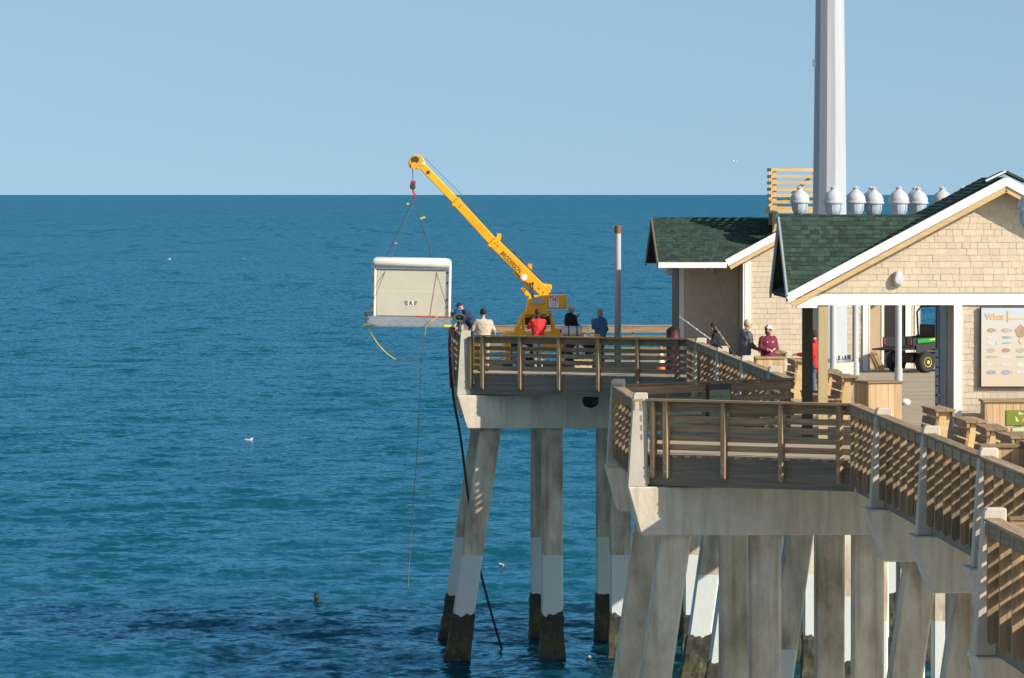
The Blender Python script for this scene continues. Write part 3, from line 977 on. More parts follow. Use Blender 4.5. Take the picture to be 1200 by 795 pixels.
# ------------------------------------------------------------------ far building beside the crane platform
def far_building():
    Y0, YR, YW = 146.5, 146.1, 148.7
    t = thing('shingled_building', 'shingled building with green roof and white corner boards behind the people', 'building')
    ex, ez = 11.47, 11.40
    ax, az = CX, 12.66
    k = (az - ez) / (ax - ex)
    YM, YB = 149.0, 151.6
    rz, wz = 12.60, 11.33
    wl = 9.50
    exr = 2 * CX - ex
    roof_plane(t, [(ex, YR, ez), (ex, YM + .1, ez), (ax, YM + .1, az), (ax, YR, az)])
    roof_plane(t, [(exr, YR, ez), (exr, YM + .1, ez), (ax, YM + .1, az), (ax, YR, az)])
    for sgn in (1, -1):
        X = lambda x: x if sgn == 1 else 2 * CX - x
        roof_plane(t, [(X(wl), YR, wz), (X(ex + .06), YR, wz), (X(ax - .1), YM, rz), (X(wl), YM, rz)])
        MB().box(*sorted((X(wl - .01), X(ex - .02))), YR - .05, YR - .005, wz - .15, wz + .01).build('eave_fascia', 'white_paint', t)
        for xx in (wl + .15, wl + .75, wl + 1.3):
            MB().box(*sorted((X(xx), X(xx + .06))), YR + .01, YR + .4, wz - .19, wz - .11).build('rafter_tail', 'new_wood', t)
        a = Vector((X(ex - .02), YR - .02, ez - .08)); b = Vector((X(ax), YR - .02, az - .08))
        MB().beam(a, b, .045, .2, (0, 0, 1)).build('rake_fascia', 'white_paint', t)
        MB().beam(a + Vector((.1 * sgn, .06, -.14)), b + Vector((0, .06, -.17)), .1, .1, (0, 0, 1)).build('rake_board', 'new_wood', t)
        # end of the wing
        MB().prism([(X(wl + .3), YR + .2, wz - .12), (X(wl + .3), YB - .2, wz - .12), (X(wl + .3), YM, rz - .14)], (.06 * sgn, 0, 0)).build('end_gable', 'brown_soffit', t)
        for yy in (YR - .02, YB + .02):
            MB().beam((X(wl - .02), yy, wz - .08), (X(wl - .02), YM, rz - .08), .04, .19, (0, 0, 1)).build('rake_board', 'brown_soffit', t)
        # recessed wing wall
        w0 = 10.28
        xa, xb = sorted((X(w0), X(12.0)))
        MB().box(xa, xb, YW, YW + .1, DECK + .002, wz + .2).build('wing_wall', 'wall_board', t)
        if sgn == 1:
            lay = shingle_layout([(w0 + .13, DECK + .01), (11.98, DECK + .01), (11.98, wz + .1), (w0 + .13, wz + .1)], .15, .14, .34)
            o = shingles_mesh((0, YW - .001, 0), (1, 0, 0), (0, 0, 1), lay, .014).build('wall_shingles', 'wall_shingle', t); o['kind'] = 'stuff'
        MB().box(*sorted((X(w0 - .01), X(w0 + .13))), YW - .03, YW - .001, DECK + .002, wz - .1).build('corner_board', 'white_paint', t)
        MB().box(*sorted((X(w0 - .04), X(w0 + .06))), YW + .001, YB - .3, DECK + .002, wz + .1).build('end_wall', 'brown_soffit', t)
        MB().box(*sorted((X(12.0), X(12.1))), Y0 + .1, YW - .002, DECK + .002, ez + .1).build('return_wall', 'wall_board', t)
        MB().box(*sorted((X(11.985), X(12.16))), Y0 - .05, Y0 - .005, DECK + .002, ez + .22).build('corner_board', 'white_paint', t)
        MB().box(*sorted((X(11.95), X(11.998))), Y0 - .05, Y0 + .15, DECK + .002, ez + .1).build('corner_board', 'white_paint', t)
    roof_plane(t, [(wl, YB, wz), (2 * CX - wl, YB, wz), (2 * CX - wl, YM, rz), (wl, YM, rz)])
    MB().box(10.3, 2 * CX - 10.3, YB - .32, YB - .25, DECK + .002, wz).build('back_wall', 'wall_board', t)
    # front gable wall
    g0, g1 = 12.0, 2 * CX - 12.0
    top = lambda x: ez + k * (x - ex) - .2
    poly = [(g0, DECK + .01), (g1, DECK + .01), (g1, top(g0)), (ax, top(ax)), (g0, top(g0))]
    MB().prism([(x, Y0, z) for x, z in poly], (0, .1, 0)).build('gable_wall', 'wall_board', t)
    poly2 = [(g0 + .16, DECK + .01), (g1 - .16, DECK + .01), (g1 - .16, top(g0) - .02), (ax, top(ax)), (g0 + .16, top(g0 + .16))]
    lay = shingle_layout(poly2, .15, .14, .36)
    o = shingles_mesh((0, Y0 - .001, 0), (1, 0, 0), (0, 0, 1), lay, .014).build('wall_shingles', 'wall_shingle', t); o['kind'] = 'stuff'
    # right wing: tan door leaf, dark doorway, white frames
    Y = YW - .03
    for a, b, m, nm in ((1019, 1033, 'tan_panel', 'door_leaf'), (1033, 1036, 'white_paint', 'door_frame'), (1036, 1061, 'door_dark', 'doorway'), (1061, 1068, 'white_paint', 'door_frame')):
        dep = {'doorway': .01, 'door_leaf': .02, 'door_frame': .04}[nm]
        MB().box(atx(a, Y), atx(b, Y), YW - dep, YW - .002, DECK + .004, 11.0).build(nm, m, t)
    xa, xb = atx(1068.5, Y), atx(1074, Y)
    lay = shingle_layout([(xa, DECK + .01), (xb, DECK + .01), (xb, 11.2), (xa, 11.2)], .15, .14, .34)
    o = shingles_mesh((0, YW - .001, 0), (1, 0, 0), (0, 0, 1), lay, .014).build('wall_shingles', 'wall_shingle', t); o['kind'] = 'stuff'
    return t
far_building()
oval_light(148.69, 834, 317, 'oval light on the shaded wall of the far building', .2, .32, .2)
c = at(785, 317, 148.8)
fl = thing('flood_light', 'oval grey floodlight on a bracket at the end of the far building', 'light', c)
MB().lathe([(.02, -.10), (.09, -.07), (.115, 0), (.115, .03), (.09, .05)], n=16, axis='y').xf(Matrix.Diagonal((1, 1, 1.35, 1))).build('lamp_head', 'grey_light', fl, smooth=True)
MB().tube([(0, .05, 0), (.16, .12, .05), (.40, .16, .05)], .02, 6).build('bracket', 'steel', fl)

# wooden slat screen standing on the far building's gable roof
def slat_screen():
    Y = 147.2
    x0, x1 = atx(904.5, Y), atx(904.5, Y) + 1.75
    t = thing('slat_platform', 'new pine slatted platform guard on the roof behind the tower', 'platform', (x0, Y, 12.3))
    zs = [199, 207, 214.5, 222, 229.5, 237]
    w = x1 - x0
    for py in zs:
        z = atz(py, Y) - 12.3
        MB().box(-.03, w, -.045, -.005, z - .045, z + .045).build('slat', 'new_wood', t)
        MB().box(-.028, .012, .0, 1.4, z - .045, z + .045).build('slat', 'new_wood', t)
    z = atz(246, Y) - 12.3
    MB().box(-.06, w + .03, -.05, 1.4, z - .10, z + .09).build('rim_board', 'new_wood', t)
    MB().box(.02, .13, .0, .09, -.6, atz(198, Y) - 12.3).build('post', 'new_wood', t)
    MB().box(w - .12, w - .01, .0, .09, -.1, atz(198, Y) - 12.3).build('post', 'new_wood', t)
    MB().box(.02, .13, 1.3, 1.39, -.2, atz(198, Y) - 12.3).build('post', 'new_wood', t)
    MB().beam((.2, .06, z + .1), (w * .75, .06, atz(200, Y) - 12.3), .05, .09).build('brace', 'cedar', t)
slat_screen()

# ------------------------------------------------------------------ turbine tower
def tower():
    Y = 141.4
    x = atx(971.8, Y)
    t = thing('turbine_tower', 'tall grey tapered steel tower rising behind the pavilion roof', 'tower', (x, Y, DECK))
    MB().lathe([(.50, .50), (.472, 4.6), (.398, 10.6), (.30, 24)], n=12, ph=math.pi / 12).build('mast', 'tower_grey', t)
    MB().lathe([(.62, .44), (.62, .50), (.54, .51), (.52, .52)], n=24).build('flange', 'steel', t, smooth=True)
    MB().lathe([(.68, 0), (.68, .43)], n=24).build('pedestal', 'concrete_post', t, smooth=True)
    for i in range(16):
        a = 2 * math.pi * i / 16
        MB().lathe([(.025, .50), (.025, .62)], (.575 * math.cos(a), .575 * math.sin(a), 0), 6).build('anchor_bolt', 'dark_steel', t)
    MB().box(-.475, -.40, -.12, .02, 8.6, 8.8).build('bracket', 'white_paint', t)
    MB().box(.05, .12, -.53, -.47, 1.55, 1.85).build('hand_hole', 'steel', t)
tower()

# ------------------------------------------------------------------ lamps
def lamp(px, Y, label, top=13.53, s=1.0, group='acorn lamps on the pier', z0=None):
    x = atx(px, Y)
    z0 = DECK if z0 is None else z0
    t = thing('acorn_lamp', label, 'lamp', (x, Y, z0), group=group)
    zt = top - z0
    H = lambda h: zt - h * s
    MB().lathe([(.11, 0), (.11, min(.35, H(.84) - .05)), (.09, min(.36, H(.84) - .04)), (.085, H(.84))], n=14).build('pole', 'pole_grey', t, smooth=True)
    g = MB().lathe([(.10 * s, H(.84)), (.17 * s, H(.80)), (.225 * s, H(.68)), (.245 * s, H(.50)), (.245 * s, H(.47))], n=22).build('glass', 'lamp_glass', t, smooth=True)
    for i in range(6):
        a = i * math.pi / 3 + .3
        MB().tube([(.18 * s * math.cos(a), .18 * s * math.sin(a), H(.80)), (.238 * s * math.cos(a), .238 * s * math.sin(a), H(.68)), (.256 * s * math.cos(a), .256 * s * math.sin(a), H(.48))], .008, 5).build('rib', 'lamp_white', g)
    MB().lathe([(.255 * s, H(.50)), (.29 * s, H(.49)), (.295 * s, H(.45)), (.27 * s, H(.43))], n=24).build('rim', 'lamp_white', t, smooth=True)
    MB().lathe([(.27 * s, H(.44)), (.275 * s, H(.38)), (.255 * s, H(.30)), (.20 * s, H(.22)), (.13 * s, H(.165)), (.085 * s, H(.13)), (.07 * s, H(.10)), (.075 * s, H(.085)),
                (.10 * s, H(.075)), (.10 * s, H(.06)), (.06 * s, H(.05)), (.03 * s, H(.035)), (.018 * s, H(.01)), (.004, H(0))], n=24).build('dome', 'lamp_white', t, smooth=True)
LB = 'white acorn lamp above the pavilion roof'
for px, Y in ((937, 146.45), (976.5, 138.9), (1002.5, 143.2), (1023.5, 153.5), (1053, 138.6), (1075.5, 153.8), (1104, 150)):
    lab = {937: 'white acorn lamp beside the slatted pine guard', 976.5: 'white acorn lamp standing in front of the grey tower'}.get(px)
    lab = lab or LB + ', %s from the tower' % {1002.5: 'first', 1023.5: 'second', 1053: 'third', 1075.5: 'fourth', 1104: 'fifth'}[px]
    lamp(px, Y, lab, s=1.0 if Y < 150 else 1.08, z0=12.38 if px == 937 else None)
for px, Y in ((1020.5, 155), (1072, 155.2), (1128, 152)):
    lamp(px, Y, 'white acorn lamp half hidden behind another lamp or the roof slope', group='half-hidden acorn lamps')
lamp(1209, 95.5, 'white acorn lamp standing in front of the shingled gable', top=13.45)
# plain pole at the crane platform
Y = 151.8
pp = thing('light_pole', 'plain grey pole standing at the back of the crane platform', 'pole', (atx(724, Y), Y, DECK))
MB().lathe([(.16, 0), (.16, .03), (.10, .04), (.092, atz(266, Y) - DECK)], n=16).build('shaft', 'pole_grey', pp, smooth=True)
plain('rust', (.24, .10, .045))
MB().lathe([(.094, atz(274, Y) - DECK), (.094, atz(265, Y) - DECK), (.08, atz(264.5, Y) - DECK)], n=16).build('cap', 'rust', pp)
MB().tube([(-.09, 0, atz(273, Y) - DECK), (-.15, 0, atz(267, Y) - DECK), (-.13, 0, atz(264, Y) - DECK)], .015, 6).build('bracket', 'steel', pp)
Y = 141.0

# ------------------------------------------------------------------ benches
def make_bench():
    t = thing('wooden_bench', 'wooden bench with a flat shelf along its back, facing the railing', 'bench', group='shelf-backed benches in a row')
    L = .9
    for y in (-L + .1, 0, L - .1):
        MB().beam((.02, y, 0), (.16, y, .93), .045, .20, (1, 0, 0)).build('support', 'new_wood', t)
        MB().box(-.48, .06, y - .022, y + .022, .02, .17).build('foot_board', 'new_wood', t)
        MB().beam((-.44, y + .03, .02), (-.38, y + .03, .42), .04, .12, (1, 0, 0)).build('front_leg', 'new_wood', t)
        MB().box(-.50, .06, y + .023, y + .06, .33, .425).build('seat_rail', 'new_wood', t)
    for i in range(3):
        x = -.52 + i * .165
        MB().box(x, x + .155, -L, L, .43, .47).build('seat_slat', 'wood_y', t)
    for z in (.55, .72):
        MB().beam((-.045 + (z - .55) * .15, -L, z), (-.045 + (z - .55) * .15, L, z), .04, .14, (.15, 0, 1)).build('back_slat', 'wood_y', t)
    MB().box(-.03, .02, -L, L, .84, .93).build('shelf_apron', 'wood_y', t)
    MB().box(.28, .32, -L, L, .84, .93).build('shelf_apron', 'wood_y', t)
    for i in range(2):
        MB().box(-.05 + i * .20, .14 + i * .20, -L - .02, L + .02, .932, .972).build('shelf_board', 'wood_y', t)
    return t
b0 = make_bench()
for i, Y in enumerate((84.0, 87.2, 90.2, 93.2, 98.0, 115.8, 118.9, 127.2, 133.6)):
    o = b0 if i == 0 else copy_tree(b0)
    o.location = (11.62, Y, DECK)
    o.rotation_euler = (0, 0, random.uniform(-.03, .03))
    o['label'] = 'wooden bench with a shelf along its back, %s' % (
        'fifth fourth third second first'.split()[i] + ' out in front of the pavilion' if Y < 104 else
        'first second third fourth'.split()[i - 5] + ' beyond the pavilion')

# ------------------------------------------------------------------ cedar boxes (bins)
def cedar_box(c, w, dpt, h, rz, label, nm='cedar_bin', over=.04):
    t = thing(nm, label, 'bin enclosure', c, rz)
    MB().box(-w / 2 + .02, w / 2 - .02, -dpt / 2 + .02, dpt / 2 - .02, .02, h - .06).build('core', 'brown_soffit', t)
    def row(x0, x1, f):
        n = max(3, int(round((x1 - x0) / .14)))
        for i in range(n):
            f(x0 + (x1 - x0) * i / n + .003, x0 + (x1 - x0) * (i + 1) / n - .003)
    dd = lambda: random.uniform(0, .004)
    def fr(a, b): 
        q = dd(); MB().box(a, b, -dpt / 2 - q, -dpt / 2 + .019, 0, h - .045).build('board', 'cedar', t)
    def lf(a, b):
        q = dd(); MB().box(-w / 2 - q, -w / 2 + .019, a, b, 0, h - .045).build('board', 'cedar', t)
    def rt(a, b):
        q = dd(); MB().box(w / 2 - .019, w / 2 + q, a, b, 0, h - .045).build('board', 'cedar', t)
    row(-w / 2 + .021, w / 2 - .021, fr); row(-dpt / 2, dpt / 2, lf); row(-dpt / 2, dpt / 2, rt)
    MB().box(-w / 2 - over, w / 2 + over, -dpt / 2 - over, dpt / 2 + over, h - .04, h).build('lid', 'wood_x', t)
    return t
c = onz(1030, 500, DECK)
cedar_box((atx(1029, 113.6), 113.6, DECK), .80, .80, .92, R(18), 'cedar board bin enclosure beside the grey lamp pole in the passage')
rb = cedar_box((atx(1152, 103.1) + .85, 103.1, DECK), 1.7, .7, .92, 0, 'cedar bin enclosure with a green recycling sign against the pavilion wall')
cedar_box((atx(901, 131.2), 131.2, DECK), .72, .7, .90, R(3), 'pale wooden bin enclosure in front of the person in maroon')
cedar_box((atx(1149, 84.6) + .62, 84.6, DECK), 1.2, .5, .92, 0, 'long wooden counter of vertical boards between the benches')
# recycling sign
sg = MB().box(-.42, .42, -.374, -.356, .42, .72).build('recycling_sign', 'sign_green', rb)
def arrows():
    cx, cz, r = -.14, .57, .095
    for i in range(3):
        a0 = math.pi / 2 + i * 2 * math.pi / 3
        pts = []
        for s, q in ((1.15, -.75), (1.15, .15), (1.45, .12), (.92, .62), (.5, .05), (.72, .1), (.72, -.6)):
            aa = a0 + q
            pts.append((cx + r * s * math.cos(aa), -.3785, cz + r * s * math.sin(aa)))
        MB().prism(pts, (0, .004, 0)).build('recycling_arrow', 'sign_orange' if i == 2 else 'sign_pale', sg)
arrows()
MB().box(-.30, -.02, -.374, -.357, .29, .37).build('small_label', 'sign_pale', rb)
MB().box(-.26, -.12, -.3775, -.3735, .385, .40).build('label_strip', 'mark_blue', rb)

# green panel on the bump-out's back rail
def green_panel():
    p0, p1 = Vector((NL + .1, 107.3, DECK)), Vector((10.05, 110.55, DECK))
    d = p1 - p0
    u = d.normalized()
    s = (atx(840, 109.0) - p0.x) / u.x
    t = thing('notice_panel', 'pale green notice panel with a dark frame fixed on the bump-out railing', 'sign', p0 + u * s, math.atan2(d.y, d.x))
    MB().box(-.35, .35, -.10, -.062, .28, 1.02).build('frame', 'dark_steel', t)
    MB().box(-.31, .31, -.115, -.101, .30, .90).build('panel', 'cabinet_green', t)
    plain('panel_mark', (.20, .26, .15))
    for k in range(4):
        MB().box(-.27, -.27 + random.uniform(.2, .4), -.119, -.1152, .42 + k * .11, .45 + k * .11).build('printed_line', 'panel_mark', t)
green_panel()

# ------------------------------------------------------------------ crane
def crane():
    Y = 152.0
    P = lambda px, py, y=Y: at(px, py, y)
    t = thing('carry_deck_crane', 'yellow carry-deck crane with its boom raised over the sea', 'crane')
    S = Vector
    # boom: three telescoping boxes
    a, b, c, d = P(641, 346), P(577, 283), P(534, 236), P(493, 193)
    up = S((0, 1, 0))
    def box_beam(p, q, h, w, nm):
        return MB().beam(p, q, h, w, up).build(nm, 'crane_yellow', t, bevel=.015)
    ax = (a - d).normalized()
    bs = box_beam(a, b, .32, .36, 'boom_base')
    md = box_beam(b + ax * .02, c, .265, .29, 'boom_mid')
    tp = box_beam(c + ax * .02, d, .215, .235, 'boom_tip')
    nrm = S((-ax.z, 0, ax.x))
    if nrm.z < 0: nrm = -nrm
    for q, w, nm in ((b, .355, 'boom_collar'), (c, .30, 'boom_collar')):
        MB().beam(q + ax * .07, q - ax * .02, w, w + .06, up).build(nm, 'crane_yellow', t)
        MB().box(-.05, .05, -.08, .08, -.05, .05).xf(Matrix.Translation(q + nrm * (-w / 2 - .02) + ax * .05)).build('wear_pad', 'crane_yellow', t)
    # top guides
    for q, h in ((b + ax * .10, .28), (a - ax * .9, .22)):
        MB().beam(q + nrm * .16, q + nrm * (.16 + h * .55) - ax * .12, .12, .06, up).build('rope_guide', 'crane_yellow', t)
    # head with sheaves
    hd = d - ax * .05
    MB().prism([hd + nrm * .15 + ax * .12 + S((0, -.15, 0)), hd - nrm * .16 + ax * .1 + S((0, -.15, 0)), hd - nrm * .30 - ax * .10 + S((0, -.15, 0)), hd - nrm * .22 - ax * .27 + S((0, -.15, 0)),
                hd + nrm * .05 - ax * .32 + S((0, -.15, 0)), hd + nrm * .19 - ax * .15 + S((0, -.15, 0))], (0, .30, 0)).build('boom_head', 'crane_yellow', t, bevel=.02)
    sh1 = P(484, 195); sh1.y = Y
    MB().lathe([(.11, -.17), (.11, -.155), (.06, -.154), (.06, -.16)], hd - ax * .16 - nrm * .02, 16, 'y').build('sheave', 'dark_steel', t)
    MB().lathe([(.10, -.19), (.10, -.155)], sh1 + S((.03, 0, .02)), 16, 'y').build('sheave', 'crane_yellow', t)
    q = P(502, 202)
    MB().lathe([(.05, -.135), (.05, -.118)], q, 12, 'y').build('pin', 'dark_steel', t)
    # hoist rope over the boom and down to the hook
    MB().tube([P(672, 346), a + nrm * .32 - ax * .2, hd + nrm * .22], .007, 5).build('hoist_rope', 'cable', t)
    hk = P(484, 214)
    MB().tube([sh1 + S((-.02, 0, -.02)), hk], .012, 5).build('hoist_rope', 'cable', t)
    # hook block
    MB().box(hk.x - .075, hk.x + .085, Y - .08, Y + .08, hk.z - .04, hk.z + .05).build('hook_block', 'red_paint', t, bevel=.015)
    MB().box(hk.x - .09, hk.x + .075, Y - .085, Y + .085, hk.z - .20, hk.z - .042).build('hook_weight', 'dark_steel', t, bevel=.03)
    pts = [(hk.x, Y, hk.z - .2), (hk.x + .02, Y, hk.z - .30), (hk.x + .06, Y, hk.z - .36), (hk.x + .03, Y, hk.z - .43), (hk.x - .04, Y, hk.z - .42)]
    MB().tube(pts, [.035, .03, .03, .025, .015], 8).build('hook', 'red_paint', t, smooth=True)
    # lettering along the boom
    me = text_mesh('BRODERSON', .30, 'black_paint', shear=.2, bold=.003)
    ctr = P(598.4, 307.4)
    xa = ax; ya = nrm
    rot = Matrix((xa, ya, S((0, -1, 0)))).transposed().to_4x4()
    o = link('lettering', me, t); o.matrix_local = Matrix.Translation(S((ctr.x, Y - .186, ctr.z))) @ rot @ Matrix.Diagonal((.47, .62, 1, 1))
    # angle dial on the boom
    dl = P(614, 325); dl.y = Y - .185
    MB().lathe([(.12, 0), (.12, -.02)], dl, 20, 'y').build('dial_rim', 'crane_yellow', t)
    MB().lathe([(.095, -.021), (.09, -.032)], dl, 20, 'y').build('dial', 'white_paint', t)
    # hoses, bolts and decals
    for k, off in enumerate((-.05, .02)):
        pts = [P(626, 352) + S((0, -.38, 0)), P(621 + k * 2, 342) + S((0, -.33, 0)), P(621 + k * 3, 336) + S((0, -.26, 0)), P(621 + k * 3, 331) + S((0, -.19, 0))]
        MB().tube(pts, .016, 6).build('hydraulic_hose', 'black_rubber', t, smooth=True)
    for fx, fy in ((636, 343), (631, 338), (625, 332), (583, 288), (579.5, 285), (540, 241)):
        MB().lathe([(.022, 0), (.022, -.012)], P(fx, fy) + S((0, -.18, 0)), 8, 'y').build('bolt', 'dark_steel', t)
    q = P(496.5, 192)
    MB().box(q.x - .05, q.x + .05, Y - .158, Y - .1505, q.z - .04, q.z + .04).build('decal', 'white_paint', t)
    MB().tube([a + nrm * .185 - ax * .3 + S((0, -.1, 0)), b + nrm * .185 + ax * .2 + S((0, -.1, 0))], .018, 6).build('hydraulic_line', 'dark_steel', t)
    # boom foot and lift cylinder
    MB().beam(P(626, 338), P(604, 316), .24, .24, up).build('boom_foot_plate', 'crane_yellow', t, bevel=.02)
    MB().beam(P(612, 337), P(626, 356), .14, .16, up).build('lift_cylinder', 'crane_yellow', t, bevel=.02)
    MB().beam(P(640, 340), P(641, 333), .3, .3, up).build('winch_cover', 'crane_yellow', t, bevel=.04)
    # turret
    def slab(pts, y0, y1, m, nm, bevel=.015):
        return MB().prism([S((P(*p).x, y0, P(*p).z)) for p in pts], (0, y1 - y0, 0)).build(nm, m, t, bevel=bevel)
    slab([(619, 346), (646, 346), (646, 362), (640, 362), (640, 372), (615, 372), (617, 358)], Y - .35, Y + .35, 'crane_yellow', 'turret')
    cw = slab([(642, 346), (663.5, 345.5), (663.5, 362), (642, 361.5)], Y - .42, Y + .42, 'crane_yellow', 'counterweight', .03)
    lg = slab([(622.5, 349), (637, 349), (637, 356), (622.5, 356)], Y - .40, Y - .352, 'grey_light', 'work_light')
    p = P(649, 350)
    MB().box(P(642.4, 350).x, P(654, 350).x, Y - .426, Y - .4205, P(648, 360).z, P(648, 347.6).z).build('number_plate', 'white_paint', t)
    me = text_mesh('T945', .25, 'red_paint', bold=.003)
    q = P(648.4, 351.2)
    link('lettering', me, t, (q.x, Y - .429, q.z), (math.pi / 2, 0, 0)).scale = (.50, .92, 1)
    for k in range(3):
        zz = P(648, 355.6 + k * 1.5).z
        MB().box(P(644, 350).x, P(653 - k, 350).x, Y - .4285, Y - .426, zz - .008, zz + .012).build('small_print', 'grey_light', t)
    # operator cab frame (open, yellow tubes with a sloped front)
    yc = Y - .95
    def ptube(pts, r=.045, m='crane_yellow', y=yc):
        return MB().tube([S((P(x, z).x, y, P(x, z).z)) for x, z in pts], r, 8).build('cab_frame', m, t)
    for y in (yc, yc + .75):
        ptube([(602, 392), (612.5, 367), (644, 366), (649.5, 396)], .052, y=y)
        ptube([(612.5, 367), (612.5, 396)], .03, y=y)
    slab([(602.5, 382), (607, 382), (615, 391), (615, 400), (601, 400)], yc - .03, yc + .8, 'crane_yellow', 'cab_panel')
    slab([(645, 385), (656, 385), (656, 398), (645, 398)], yc - .02, yc + .8, 'crane_yellow', 'cab_panel')
    slab([(612, 366.4), (644, 365.4), (644, 367.4), (612, 368.4)], yc, yc + .75, 'crane_yellow', 'cab_roof')
    slab([(626, 371), (634, 371), (635, 392), (626, 392)], yc + .35, yc + .5, 'black_paint', 'seat')
    slab([(634, 370), (643, 370), (645, 381), (634, 381)], yc + .72, yc + .735, 'glass_dark', 'cab_glass', 0)
    slab([(613, 371), (624, 371), (624, 381), (613, 381)], yc + .72, yc + .735, 'glass_dark', 'cab_glass', 0)
    # chassis, deck and wheels
    x0, x1 = P(590, 0).x, P(706, 0).x
    MB().box(x0, x1 - .6, Y - 1.0, Y + 1.0, DECK + .45, DECK + .98).build('chassis', 'crane_yellow', t, bevel=.03)
    MB().box(x1 - .598, x1, Y - .9, Y + .9, DECK + .5, DECK + .8).build('rear_deck', 'dark_steel', t, bevel=.03)
    for xx in (x0 + .55, x1 - .75):
        for yy in (Y - .98, Y + .98):
            w = MB().lathe([(.20, -.14), (.38, -.14), (.44, -.10), (.44, .10), (.38, .14), (.20, .14)], (xx, yy, DECK + .445), 26, 'y').build('wheel', 'black_rubber', t, smooth=True)
            MB().lathe([(.19, -.15), (.19, .15)], (xx, yy, DECK + .445), 16, 'y').build('rim', 'white_paint', w)
    for xx in (x0 + .1, x1 - .2):
        MB().box(xx - .08, xx + .08, Y - 1.22, Y - 1.02, DECK + .1, DECK + .95).build('outrigger', 'crane_yellow', t, bevel=.01)
        MB().box(xx - .16, xx + .16, Y - 1.3, Y - .95, DECK + .003, DECK + .07).build('outrigger_pad', 'dark_steel', t)
crane()

# grey tank in front of the crane
q = at(669.5, 388, 149.5)
tk = thing('steel_tank', 'banded grey cylinder lying behind the platform railing beside the crane', 'tank', (q.x, 149.5, DECK))
z = q.z - DECK
MB().lathe([(.08, -.30), (.13, -.28), (.145, -.22), (.145, .22), (.13, .28), (.08, .30)], (0, 0, z), 18, 'x').build('shell', 'lamp_white', tk, smooth=True)
for xx in (-.08, .16):
    MB().lathe([(.15, xx - .02), (.15, xx + .02)], (0, 0, z), 18, 'x').build('band', 'dark_steel', tk)
MB().lathe([(.06, -.33), (.06, -.29)], (0, 0, z), 10, 'x').build('valve', 'dark_steel', tk)
for xx in (-.18, .18):
    MB().box(xx - .03, xx + .03, -.12, .12, 0, z - .12).build('stand_leg', 'dark_steel', tk)
MB().box(-.26, .26, -.16, .16, .3, .36).build('stand_shelf', 'steel', tk)
# crates and clutter on the platform behind the rail
def crate(px, Y, w, d, h, m, label, cat='crate', nm='crate'):
    t = thing(nm, label, cat, (atx(px, Y), Y, DECK), random.uniform(-.1, .1))
    MB().box(-w / 2, w / 2, -d / 2, d / 2, .02, h - .03).build('body', m, t, bevel=.01)
    MB().box(-w / 2 - .015, w / 2 + .015, -d / 2 - .015, d / 2 + .015, h - .028, h).build('lid', m, t, bevel=.006)
    for s in (-1, 1):
        MB().box(s * w * .3 - .03, s * w * .3 + .03, -d / 2 - .012, -d / 2 + .002, h * .45, h * .75).build('latch', 'dark_steel', t)
plain('crate_tan', (.55, .42, .24)); plain('crate_blue', (.05, .22, .45)); plain('crate_yellow', (.75, .50, .04))
crate(556, 148.6, .45, .4, .8, 'crate_yellow', 'yellow equipment case by the platform corner')
crate(690, 150.6, .7, .4, .36, 'crate_tan', 'tan crate on the platform between the crane and the pole')
crate(608, 147.0, .35, .35, .55, 'crate_blue', 'blue tool box beside the person in the red jacket', 'box', 'tool_box')
crate(683, 147.6, .5, .3, .3, 'crate_tan', 'low tan box behind the platform railing', 'box', 'low_box')

# cones
def cone(px, Y, label, grp='traffic cones on the crane platform'):
    t = thing('traffic_cone', label, 'cone', (atx(px, Y), Y, DECK), group=grp)
    MB().box(-.18, .18, -.18, .18, .0, .04).build('base', 'orange_plastic', t, bevel=.01)
    MB().lathe([(.135, .04), (.115, .18)], n=18).build('cone_body', 'orange_plastic', t)
    MB().lathe([(.1145, .18), (.094, .34)], n=18).build('white_band', 'white_paint', t)
    MB().lathe([(.0935, .34), (.07, .48)], n=18).build('cone_body', 'orange_plastic', t)
    MB().lathe([(.0695, .48), (.050, .62)], n=18).build('white_band', 'white_paint', t)
    MB().lathe([(.0495, .62), (.032, .72)], n=18).build('cone_tip', 'orange_plastic', t)
cone(774.5, 146.2, 'orange and white traffic cone behind the platform railing')
cone(786, 153.5, 'orange traffic cone farther back by the far railing')

# red drum by the building
Y = 147.5
dr = thing('red_drum', 'dark red bin drum with a black lid at the building corner', 'drum', (atx(789, Y), Y, DECK))
MB().lathe([(.19, 0), (.20, .02), (.20, .38), (.208, .40), (.20, .42), (.20, .80), (.208, .82), (.20, .84), (.20, 1.12)], n=20).build('drum_body', 'dull_red', dr, smooth=True)
MB().lathe([(.205, 1.12), (.205, 1.15), (.14, 1.22), (.05, 1.25)], n=20).build('lid', 'black_paint', dr, smooth=True)

